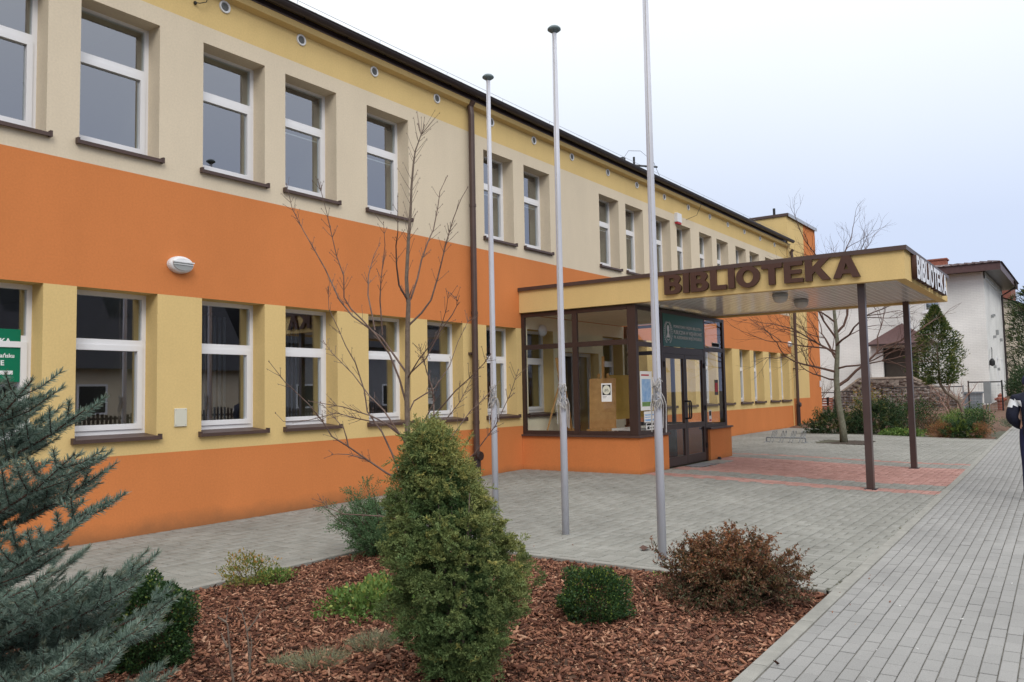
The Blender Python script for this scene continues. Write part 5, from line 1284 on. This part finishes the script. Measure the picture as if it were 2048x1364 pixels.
V, T_ = sprays(P0[~isf], ax[~isf], Ls[~isf], 7, 6, tint=yl[~isf]*.75); V2, T2 = sprays(P0[isf], ax[isf], Ls[isf], 4, 4, (.009, .014), .007)
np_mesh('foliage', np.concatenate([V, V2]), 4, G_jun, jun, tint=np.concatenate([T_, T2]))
# wispy leaders at the top
Pn, Dn = [], []
b = MB()
for k in range(60):
    a = random.uniform(0, 6.28); r_ = random.uniform(.0, .16)*(1.1-.5*k/60); zz = random.uniform(.85, 1.2)
    p = Vector((JX+r_*math.cos(a), JY+r_*math.sin(a), zz))-rt*.11; d = Vector((random.gauss(0, .22)+.25*math.cos(a)*r_*5, random.gauss(0, .22)+.25*math.sin(a)*r_*5, 1)).normalized(); L = random.uniform(.12, .26)
    b.tube([p, p+d*L*.6, p+d*L+Vector((0, 0, -.01))], [.002, .0015, .001], 4)
    mm_ = 150; tt = rng.random(mm_); Pn.append(np.array(p)+np.array(d)*(L*tt)[:, None]); rd = rdir(mm_); Dn.append(nrm(np.array(d)*.6+rd*.8))
b.build('leader', M_twig, jun)
Pn = np.concatenate(Pn); Dn = np.concatenate(Dn)
np_mesh('leader_foliage', needles(Pn, Dn, rng.uniform(.010, .028, len(Pn)), np.full(len(Pn), .004), .3), 4, G_jun, jun, tint=rng.random(len(Pn))*.8)

# --- leafy shrubs
def shrub(name, label, cat, c, r, n, L, W, mtl, tipp=.1, shell=.5, lump=.2, stems=7, group=None, zmin=.0, up_=.4, tipmax=.9, k=5.0, smat=None, tipz=True, out_=.9):
    base = (c[0], c[1], float(c[2])); t = thing(name, label, cat, base, group)
    cc = (c[0], c[1], c[2]+r[2]*.72)
    P, d, q = blob(n, cc, r, shell, lump, c[2]+zmin, k)
    m_ = len(P); D = nrm(d*out_+rng.normal(0, .55, (m_, 3))+np.array([0, 0, up_]))
    tn = (rng.random(m_) < tipp)*rng.random(m_)*tipmax*np.where(q > .8, 1, .3)
    if tipz: tn = tn*np.clip((P[:, 2]-c[2])/(r[2]*1.2), .2, 1)
    np_mesh('foliage', leaves(P, D, rng.uniform(.7, 1.25, m_)*L, rng.uniform(.75, 1.2, m_)*W), 4, mtl, t, tint=tn)
    b = MB()
    for i in range(stems):
        a = random.uniform(0, 6.28); u = random.uniform(.3, .85); x1, y1 = c[0]+math.cos(a)*r[0]*u, c[1]+math.sin(a)*r[1]*u
        b.tube([(c[0]+math.cos(a)*.04, c[1]+math.sin(a)*.04, c[2]-.05), (c[0]+math.cos(a)*r[0]*u*.5, c[1]+math.sin(a)*r[1]*u*.5, c[2]+r[2]*.5), (x1, y1, c[2]+r[2]*random.uniform(.9, 1.45))], [.012*r[2]/.3, .007*r[2]/.3, .002], 5)
    b.build('stem', smat or M_twig, t)
    return t
shrub('box_bush', 'round dark green box ball right of the juniper on bark mulch', 'box bush', (4.76, -6.05, -.03), (.235, .235, .215), 15000, .017, .0115, G_box, .22, .5, .15, 9, 'box bushes in the bark bed', .03)
shrub('box_bush', 'taller green box bush behind the lower spruce branches', 'box bush', (2.60, -4.38, .0), (.24, .24, .305), 24000, .018, .012, G_box, .12, .55, .14, 9, 'box bushes in the bark bed', .0)
# russet shrub: arching twigs with small leathery leaves
cot = thing('russet_shrub', 'spreading shrub with russet and green leaves near the bed corner at the pavement', 'shrub', (5.72, -6.62, 0))
Pn, Dn, Tn = [], [], []; b = MB()
for k in range(300):
    a = random.uniform(0, 6.28); el_ = random.uniform(.08, 1.35); L = random.uniform(.32, .52)*(1.08 if el_ < .7 else 1.05)
    d = Vector((math.cos(a)*math.cos(el_), math.sin(a)*math.cos(el_), math.sin(el_)))
    p0 = Vector((5.72+random.uniform(-.16, .16), -6.62+random.uniform(-.2, .2), .0)); p1 = p0+d*L*.55+Vector((0, 0, .04)); p2 = p0+d*L+Vector((0, 0, -.07*math.cos(el_)))
    if p2.y < edge_y(p2.x)+.02: p2.y = edge_y(p2.x)+.02+random.random()*.1
    b.tube([p0, p1, p2], [.004, .003, .0012], 4, cap=False)
    for kk in range(7):
        tt = random.uniform(.2, .95); p = p0.lerp(p1, tt*2) if tt < .5 else p1.lerp(p2, tt*2-1); dd = (d+Vector((random.gauss(0, .7), random.gauss(0, .7), random.gauss(.1, .5)))).normalized(); ll = random.uniform(.04, .12)
        mm_ = 17; ts_ = rng.random(mm_); Pn.append(np.array(p)+np.array(dd)*(ll*ts_)[:, None]); Dn.append(nrm(np.array(dd)*.5+rdir(mm_))); Tn.append(np.full(mm_, np.clip((p.z/.5), 0, 1)*random.random()*.9))
        b.tube([p, p+dd*ll], [.0016, .001], 3, cap=False)
    mm_ = 26; ts_ = rng.random(mm_)*.62+.38
    pts = np.array([list(p0.lerp(p1, t*2) if t < .5 else p1.lerp(p2, t*2-1)) for t in ts_]); Pn.append(pts); Dn.append(nrm(np.array(d)*.4+rdir(mm_))); Tn.append(np.clip(pts[:, 2]/.5, 0, 1)*rng.random(mm_)*.8)
P, d_, q_ = blob(9000, (5.72, -6.60, .16), (.44, .38, .27), .25, .25, .01); P = P[P[:, 1] > edge_y(P[:, 0])+.02]; Pn.append(P); Dn.append(rdir(len(P))); Tn.append(np.clip((P[:, 2]-.12)/.3, 0, 1)*rng.random(len(P))*.8)
b.build('twigs', M_twig, cot)
Pn = np.concatenate(Pn); Dn = np.concatenate(Dn); Tn = np.concatenate(Tn)
kk_ = Pn[:, 2] > .01; Pn, Dn, Tn = Pn[kk_], Dn[kk_], Tn[kk_]
np_mesh('foliage', leaves(Pn, Dn, rng.uniform(.016, .030, len(Pn)), rng.uniform(.008, .014, len(Pn))), 4, G_cot, cot, tint=Tn)
shrub('low_shrub', 'small shrub with orange-yellow shoots at the kerb in the left of the bed', 'shrub', (4.13, -3.22, 0), (.20, .20, .15), 1700, .026, .011, G_yel, .5, .4, .3, 7, None, .01, .7, 1.0)
shrub('low_shrub', 'small bright green tuft beside the orange-yellow shrub at the kerb', 'shrub', (4.27, -3.38, 0), (.17, .12, .085), 1100, .026, .011, G_grn, .4, .4, .3, 5, None, .01, .5, .9)
shrub('leafy_perennial', 'fresh green leafy perennial clump left of the juniper', 'plant', (4.15, -4.66, 0), (.34, .30, .12), 3000, .036, .022, G_grn, .35, .35, .25, 8, None, .01, .35, .8)
crp = thing('creeping_juniper', 'spreading blue-green juniper leaning over the kerb behind the upright juniper', 'juniper', (5.75, -3.20, 0))
b = MB(); Pn, Dn = [], []
for k in range(60):
    a = random.uniform(1.2, 4.6); L = random.uniform(.35, .75); el_ = random.uniform(.15, .85)
    p0 = Vector((5.75+random.uniform(-.12, .12), -3.25+random.uniform(-.12, .12), .02)); d = Vector((math.cos(a)*math.cos(el_), math.sin(a)*.55*math.cos(el_), math.sin(el_))).normalized()
    p1 = p0+d*L*.55; p2 = p0+d*L+Vector((0, 0, .04)); b.tube([p0, p1, p2], [.006, .004, .0015], 4, cap=False)
    for kk in range(12):
        tt = random.uniform(.2, 1); p = p0.lerp(p1, tt*2) if tt < .5 else p1.lerp(p2, tt*2-1); dd = (d+Vector((random.gauss(0, .5), random.gauss(0, .5), random.gauss(.1, .4)))).normalized(); Pn.append(list(p)); Dn.append(list(dd))
b.build('branch', M_twig, crp); Pn = np.array(Pn); Dn = np.array(Dn); V, T_ = sprays(Pn, Dn, rng.uniform(.09, .17, len(Pn)), 6, 5, (.010, .016), .007, .1)
np_mesh('foliage', V, 4, leaf_mat('blue_juniper', [(0, (.03, .07, .03)), (.5, (.08, .155, .065)), (1, (.16, .24, .11))], (.25, .25, .1), .6, .15), crp, tint=T_)
def tuft(x, y, r_, n, label, h=.065):
    t = thing('dry_tuft', label, 'plant', (x, y, 0), 'grey-green cushion plants')
    a = rng.uniform(0, 6.28, n); q = np.sqrt(rng.random(n))*r_; P = np.stack([x+q*np.cos(a), y+q*np.sin(a)*.8, np.full(n, .0)+soil_z(x, y)+.01], 1)
    D = nrm(np.stack([np.cos(a)*q/r_*.9, np.sin(a)*q/r_*.9, np.full(n, .7)], 1)+rng.normal(0, .35, (n, 3))); D[:, 2] = np.abs(D[:, 2])
    np_mesh('blades', needles(P, D, rng.uniform(.4, 1.1, n)*h, np.full(n, .0035), .2), 4, G_gry, t, tint=rng.random(n)*.7)
    b = MB(); b.tube([(x, y, -.03), (x, y, .03)], [.012, .004], 6); b.build('crown', M_twig, t)
tuft(3.13, -5.22, .17, 1100, 'grey-green dry cushion plant at the bottom left of the juniper'); tuft(3.52, -5.26, .17, 900, 'grey-green cushion plant close to the foot of the juniper', .07)
tuft(3.02, -5.05, .08, 260, 'tiny grey-green tuft beyond the larger cushion plants', .06)
for x, y, lb in ((3.75, -4.5, 'few small green seedling leaves in front of the leafy perennial'), (4.0, -4.25, 'few small seedling leaves in the bark left of the leafy perennial'), (6.0, -5.95, 'few small seedling leaves in the bark between box ball and kerb')):
    shrub('seedling', lb, 'plant', (x, y, .01), (.08, .08, .03), 40, .025, .014, G_grn, .2, .2, .3, 3, 'seedlings in the mulch', .005)
# bare twigs
def bare(name, label, cat, lines, depth, r0_, mtl, jitter=.04, group=None, sub=3, base=None):
    P = [[at_depth(px, py, depth+dd) for px, py, dd in ln] for ln in lines]
    t = thing(name, label, cat, tuple(base or P[0][0]), group); b = MB()
    for ln, pts in zip(lines, P):
        rr = [max(.0014, r0_*(1-.8*i/(len(pts)-1))) for i in range(len(pts))]; b.tube(pts, rr, 6)
    b.build('twigs', mtl, t); return t
bare('bare_seedling', 'thin leafless forked twig standing in the bark left of the dry plants, nearer one', 'twig', [[(472, 1400, 0), (462, 1330, 0), (455, 1250, .01), (452, 1244, .01), (456, 1215, .02)], [(452, 1244, .01), (437, 1235, 0), (436, 1230, 0)], [(455, 1295, 0), (445, 1275, .02), (442, 1265, .02)]], 3.9, .007, M_bark)
bare('bare_seedling', 'thin leafless twig with two long forks in the bark, right of the other bare twig', 'twig', [[(500, 1345, 0), (497, 1290, 0), (494, 1262, .01), (483, 1222, .02), (473, 1213, .03)], [(494, 1262, 0), (508, 1245, 0), (519, 1226, .02), (532, 1218, .03)], [(499, 1330, 0), (503, 1290, .02), (501, 1268, .02)]], 4.0, .006, M_bark)

# --- young bare tree
DT = 6.55
LN = [
 [(812, 1120), (813, 1000), (815, 858), (814, 805), (815, 747), (815, 659), (817, 606), (815, 594), (813, 557), (817, 478), (821, 425), (823, 372), (827, 327), (830.5, 302), (840.5, 274), (849, 250.5)],
 [(818, 650), (843, 626), (862, 600), (875, 557), (883, 525), (893, 483), (906.5, 438), (922, 398), (935.6, 374.6)],
 [(816, 606), (822, 596), (835, 557), (843, 520), (855, 485.5), (867, 459), (876, 411.6), (880, 382.5), (894.7, 352)],
 [(815, 600), (798, 570), (793, 530), (792, 491), (795.7, 464), (795.7, 393)],
 [(813, 810), (811, 802), (799, 758), (779, 708), (752, 670), (723, 638), (702, 618), (688, 595), (687.5, 551.5), (674, 514.5), (664, 472), (654, 427), (636, 359)],
 [(816, 750), (793, 717), (764, 676), (705, 632), (679, 600), (650.5, 538), (624, 491), (605.6, 459), (584.5, 417), (572.6, 368)],
 [(812, 985), (803.5, 962), (773, 946), (734.6, 919.6), (696.5, 893), (664, 873), (643.7, 840.5), (617, 808), (570, 764), (538, 723)],
 [(812, 990), (802, 958), (784.5, 908), (764, 864), (734.6, 823), (729, 782), (711, 726), (691, 691), (676, 656), (658, 618), (656, 575)],
 [(813, 900), (808, 881), (767, 820), (740.5, 793.5), (705, 747), (664, 706), (646.6, 682)],
 [(813, 890), (805, 873), (781.5, 852), (743, 832), (687.7, 814), (617, 802)],
 [(812, 880), (773, 849), (717, 837.5), (673, 826), (617, 840.5), (567, 843), (551, 826)],
 [(816, 755), (822.6, 744), (837, 720), (866.6, 682), (884, 647), (893, 617.6), (897, 586)],
 [(816, 750), (852, 717), (881, 661.6), (904.7, 629), (916.5, 606), (912, 594)],
 [(815, 830), (828, 802), (869.5, 776), (899, 732), (916.5, 682), (940, 635)],
 [(814, 900), (878, 820), (910.6, 782), (940, 755.5), (969, 726), (981, 708.5)],
 [(813, 930), (893, 837.5), (919, 805), (948.7, 746.6)],
 [(812, 970), (880, 900), (910.6, 864), (940, 823), (969, 796.5), (998.6, 764)],
 [(812, 1000), (900, 950), (948.7, 907), (990.5, 852), (1021, 787), (1036.6, 740)],
 [(696.5, 893), (693, 875), (687.7, 858), (664, 829), (641, 805)], [(734, 919), (720, 915), (697, 909), (676, 908), (664, 909)],
 [(835, 870), (870, 800), (850, 730), (838, 690)], [(868, 830), (866, 780), (852, 740), (846, 705)],
 [(812, 1040), (760, 1032), (687, 1028), (655, 1015), (640, 998)],
 [(765, 670), (760, 600), (762, 560), (770, 490), (767, 445)], [(750, 660), (736, 590), (737, 550), (748, 510), (760, 487)],
]
tre = thing('young_tree', 'young leafless tree with upswept twigs behind the juniper', 'tree', tuple(at_depth(812, 1120, DT)))
tr_ = MB(); tw = MB()
for li, ln in enumerate(LN):
    sgn = ((li*37) % 11-5)/5*.75 if li else 0
    pts = []
    for i, (px, py) in enumerate(ln):
        f_ = i/(len(ln)-1); pts.append(at_depth(px, py, DT+sgn*f_*(1.0 if li not in (18, 19, 22) else 0)+(sgn*.5 if li in (18, 20, 21) else 0)))
    n_ = len(pts)
    if li == 0: rad = [float(np.interp(i/(n_-1), [0, .3, .5, .75, 1], [.024, .0195, .016, .0085, .0025])) for i in range(n_)]
    else:
        r_b = .0092 if li < 10 else .0068
        rad = [r_b*(1-.76*i/(n_-1)) for i in range(n_)]
    (tr_ if li == 0 else tw).tube(pts, rad, 8 if li < 6 else 6)
    # short opposite side twigs
    L = sum((pts[i+1]-pts[i]).length for i in range(n_-1)); cnt = int(L/.10); vw = fw
    for k in range(cnt):
        t = random.uniform(.42 if li == 0 else .3, .98); p = poly_pts(pts, t); ax_ = (poly_pts(pts, min(1, t+.03))-poly_pts(pts, t-.03)).normalized()
        s_ = ax_.cross(Vector((random.gauss(0, 1), random.gauss(0, 1), random.gauss(0, 1)))).normalized()
        for sg in (-1, 1):
            if random.random() < .25: continue
            l_ = random.uniform(.03, .13)*(1.9 if li == 0 and t > .55 else 1.0); d = (ax_*.75+s_*sg*.7+Vector((0, 0, .2))).normalized()
            tw.tube([p, p+d*l_*.5, p+d*l_+ax_*.012], [.0022, .0018, .0012], 4); tw.lathe([(0, -.005), (.003, 0), (0, .007)], p+d*l_, 4)
    tw.lathe([(0, -.008), (.005, 0), (0, .012)], pts[-1], 5)
tr_.build('trunk', M_bark, tre, smooth=True); tw.build('branches', mat('young_bark', (.19, .14, .115), .8, .3, 8, c2=(.09, .05, .04)), tre)

# --- far tree in the paving pit and other garden trees
def grow(mbt, mbw, p, d, r_, L, lev, maxl, spread=.6, upb=.25, droop=0.0, twist=1.0, kids=(3, 4), shrink=.66):
    pts = [p]; rad = [r_]; n = 5; dd = d.copy()
    for i in range(n):
        dd = (dd+Vector((random.gauss(0, .10), random.gauss(0, .10), random.gauss(0, .07)))*twist+Vector((0, 0, upb*.10-droop*.1))).normalized()
        pts.append(pts[-1]+dd*L/n); rad.append(r_*(1-.5*(i+1)/n))
    (mbt if lev == 0 else mbw).tube(pts, rad, 8 if lev < 2 else 5 if lev < 3 else 3, cap=False)
    if lev >= maxl: return
    for k in range(random.randint(*kids)+(1 if lev == 1 else 0)):
        t = random.uniform(.35, 1.0) if k else 1.0; pp = poly_pts(pts, t); q = dd.cross(Vector((random.gauss(0, 1), random.gauss(0, 1), random.gauss(0, .4)))).normalized()
        nd = (dd*(1 if k else 1.2)+q*(spread*random.uniform(.6, 1.4) if k else .25)).normalized()
        grow(mbt, mbw, pp, nd, r_*.5*(.9 if k else 1.05), L*shrink*random.uniform(.75, 1.15), lev+1, maxl, spread, upb, droop, twist, kids, shrink)
random.seed(21)
ft = thing('street_tree', 'bare young tree with mossy trunk in a square pit in the paving beyond the canopy', 'tree', (22.0, -3.5, .1))
a_ = MB(); c_ = MB()
a_.tube([(22.0, -3.52, .0), (22.0, -3.50, .5), (21.97, -3.42, 1.2), (22.0, -3.40, 1.75), (22.03, -3.46, 2.6), (22.0, -3.42, 3.5), (22.05, -3.4, 4.4)], [.11, .085, .078, .07, .055, .04, .022], 10)
for z, aa, el_, L, r_ in [(1.55, -1.3, .55, 1.5, .042), (1.9, 2.0, .35, 1.45, .032), (2.15, .3, .5, 1.3, .03), (2.35, 1.4, .75, 1.3, .03), (2.6, -2.2, .55, 1.3, .03), (2.9, -1.0, .75, 1.5, .034), (2.8, 1.9, .9, 1.3, .028), (3.2, 2.7, .7, 1.1, .026), (3.5, .9, .9, 1.2, .026), (3.8, -1.2, 1.0, 1.2, .024), (4.2, 2.0, 1.2, 1.3, .022), (4.35, -.6, 1.3, 1.25, .02), (1.7, 1.5, .15, 1.3, .024), (2.0, -1.7, .2, 1.3, .026), (2.45, 1.7, .3, 1.4, .024)]:
    d = Vector((math.cos(aa)*math.cos(el_), math.sin(aa)*math.cos(el_), math.sin(el_))); grow(a_, c_, Vector((22.0, -3.43, z)), d, r_, L, 1, 4, .65, .25, 0, 1.5, (3, 4), .64)
a_.build('trunk', M_barkg, ft, smooth=True); c_.build('branches', M_twig, ft)
def bare_tree(name, label, cat, x, y, z, h, r_, nb, mtl, trunk=.3, spread=.8, group=None, maxl=4):
    t = thing(name, label, cat, (x, y, z), group); a_ = MB(); c_ = MB()
    for k in range(nb):
        aa = k*6.28/nb+random.random(); el_ = random.uniform(.9, 1.25); d = Vector((math.cos(aa)*math.cos(el_), math.sin(aa)*math.cos(el_), math.sin(el_)))
        grow(a_, c_, Vector((x, y, z+trunk*h*(k % 2)*.3)), d, r_, h*.42, 0, maxl-1, spread, .3, 0, 1.6, (2, 4), .62)
    a_.build('trunk', mtl, t); c_.build('branches', mtl, t)
M_pink = mat('pinkish_bark', (.26, .17, .14), .8, .25, 20)
fz = lambda x: max(.06, .06+.03*(x-26))
bare_tree('pruned_tree', 'pruned leafless fruit tree with pinkish forked limbs before the white house', 'tree', 33.2, -4.6, fz(33.2)-.1, 1.95, .055, 3, M_pink, .3, .75)
bare_tree('bare_bush', 'leafless grey bush against the orange corner of the stair tower', 'bush', 35.6, .95, fz(35.6)-.1, 2.2, .03, 6, M_bark, .2, .7)
# conifers & shrubs of the far bed
def conifer(name, label, cat, x, y, z, h, r_, n, mtl, zb=0.0, trunkpts=None, L=.09, W=.03, group=None, lump=.25, shape=None):
    t = thing(name, label, cat, (x, y, z), group)
    zz = rng.uniform(0, 1, n); shp = shape or ([0, .15, .4, .7, 1], [.55, .95, 1.0, .6, .02]); pr = np.interp(zz, *shp)
    th = rng.uniform(0, 6.28, n); lm = 1+lump*np.sin(th*3+zz*11)+lump*.8*np.sin(th*5-zz*17+1); q = .35+.65*rng.random(n)**.5
    rr = r_*pr*lm*q; P = np.stack([x+rr*np.cos(th), y+rr*np.sin(th), z+zb+zz*h], 1)
    D = nrm(np.stack([np.cos(th)*.8, np.sin(th)*.8, np.full(n, .55)], 1)+rng.normal(0, .45, (n, 3)))
    np_mesh('crown', leaves(P, D, rng.uniform(.6, 1.3, n)*L, rng.uniform(.6, 1.3, n)*W), 4, mtl, t, tint=(q > .85)*rng.random(n)*.5)
    b = MB(); b.tube(trunkpts or [(x, y, z-.1), (x, y, z+zb+h*.7)], [.05+.02*h/2]+[.045]*(len(trunkpts)-2 if trunkpts else 0)+[.02], 8); b.build('trunk', M_bark, t); return t
conifer('clipped_cypress', 'dark green pear-shaped cypress on a bent bare trunk in the far garden', 'cypress', 29.5, -4.72, .2, 2.55, .70, 9500, leaf_mat('cypress_green', [(0, (.02, .042, .014)), (.5, (.05, .09, .028)), (1, (.11, .16, .05))], (.30, .28, .07), .6, .2), 1.35, [(29.5, -5.4, .1), (29.5, -5.35, .7), (29.5, -5.25, 1.0), (29.5, -4.9, 1.3), (29.5, -4.75, 1.6), (29.5, -4.72, 2.9)], .11, .035)
conifer('pine_tree', 'dark green pine behind the white house corner at the right edge', 'pine', 55, -6.35, .6, 6.2, 2.0, 9000, G_dk, .6, None, .30, .05, None, .35, ([0, .2, .5, .8, 1], [1, 1, .8, .5, .05]))
conifer('pine_tree', 'dark green pine with open upper branches at the far right edge', 'pine', 60, -7.6, .6, 6.0, 2.0, 9000, G_dk, .6, None, .30, .05, None, .35, ([0, .2, .5, .8, 1], [1, 1, .8, .5, .05]))
hd = shrub('hedge', 'clipped dark green hedge beyond the house behind the walking person', 'hedge', (44, -6.35, .55), (1.3, .9, 1.0), 8000, .08, .04, G_dk, .1, .4, .12, 8, None, 0, .3, .4)
def fs(name, label, cat, x, y, r_, n, L, W, mtl, **kw):
    kw.setdefault('tipp', .15); shrub(name, label, cat, (x, y, fz(x)-.02), r_, n, L, W, mtl, group=None, **kw)
def fj(name, label, cat, x, y, r_, n, Ls, mtl):
    z0 = fz(x)-.03; t = thing(name, label, cat, (x, y, z0)); P, d, q = blob(n, (x, y, z0+r_[2]*.6), r_, .35, .25, z0)
    ax = nrm(d+rng.normal(0, .4, d.shape)+np.array([0, 0, .35])); V, T_ = sprays(P, ax, rng.uniform(.7, 1.3, len(P))*Ls, 5, 4, (.035, .055), .017, .1, tint=(rng.random(len(P)) < .2)*.5)
    np_mesh('foliage', V, 4, mtl, t, tint=T_); b = MB()
    for k in range(8):
        a = k*.8; b.tube([(x, y, z0-.05), (x+.6*r_[0]*math.cos(a), y+.6*r_[1]*math.sin(a), z0+r_[2]*.9)], [.015, .004], 5)
    b.build('stem', M_twig, t)
fj('dark_juniper', 'dark green spreading juniper left of the bare tree trunk', 'juniper', 25.9, -2.35, (.62, .75, .45), 420, .22, G_dk)
fj('dark_juniper', 'dark green rounded conifer bush right behind the bare tree trunk', 'juniper', 26.3, -3.45, (.6, .65, .62), 520, .22, G_dk)
fs('tall_shrub', 'tall loose green shrub between the two canopy posts', 'shrub', 28.0, -4.0, (.7, .85, .62), 3000, .07, .03, G_box, shell=.15, lump=.35, stems=16)
fs('tall_shrub', 'loose twiggy shrub with brownish tips before the stone stairs', 'shrub', 31.5, -3.6, (.8, 1.1, .6), 2200, .07, .028, G_cot, shell=.1, lump=.3, stems=22)
fs('ground_cover', 'bright green leafy ground cover between the canopy posts at the bed edge', 'plant', 25.65, -4.25, (.35, .62, .14), 1700, .07, .045, G_grn, shell=.2, lump=.2, stems=4)
fs('copper_shrub', 'copper-brown leafless spirea right of the far canopy post', 'shrub', 25.7, -5.25, (.36, .36, .28), 2600, .06, .008, G_cop, shell=.1, lump=.2, stems=10)
fs('copper_shrub', 'copper-brown spirea at the corner of the far bed by the sidewalk', 'shrub', 25.75, -6.20, (.32, .28, .26), 2200, .06, .008, G_cop, shell=.1, lump=.2, stems=10)
fj('green_juniper', 'low green juniper between the two copper shrubs', 'juniper', 25.8, -5.72, (.42, .45, .25), 260, .18, G_box)
fs('yellow_conifer', 'yellow-green low conifer behind the left copper shrub', 'shrub', 27.8, -5.25, (.45, .5, .32), 3000, .06, .015, G_grn, shell=.25, lump=.25)
fs('yellow_conifer', 'yellow-green flat juniper in front of the waste bin', 'shrub', 32.2, -5.15, (.7, .7, .26), 2600, .08, .02, G_grn, shell=.25, lump=.3)
fs('rose_bush', 'grey-green rose bush in the middle of the far bed', 'shrub', 27.5, -5.95, (.5, .5, .5), 2200, .05, .03, G_box, shell=.1, lump=.3, stems=16)
fs('orange_shrub', 'small shrub with orange leaves before the stone stairs', 'shrub', 31.0, -2.3, (.6, .7, .75), 2200, .06, .03, G_yel, tipp=.7, shell=.2, lump=.3)
fs('low_shrub', 'brownish low shrub with dry orange stems at the left rim of the far bed', 'shrub', 27.2, -4.75, (.45, .5, .35), 1800, .05, .02, G_cot, shell=.1, lump=.3)
tt_ = shrub('garden_tuft', 'low grey-green clump on the bare soil near the walking person', 'plant', (30.5, -6.55, fz(30.5)-.02), (.3, .25, .14), 700, .06, .02, G_gry, .2, .2, .3, 4)
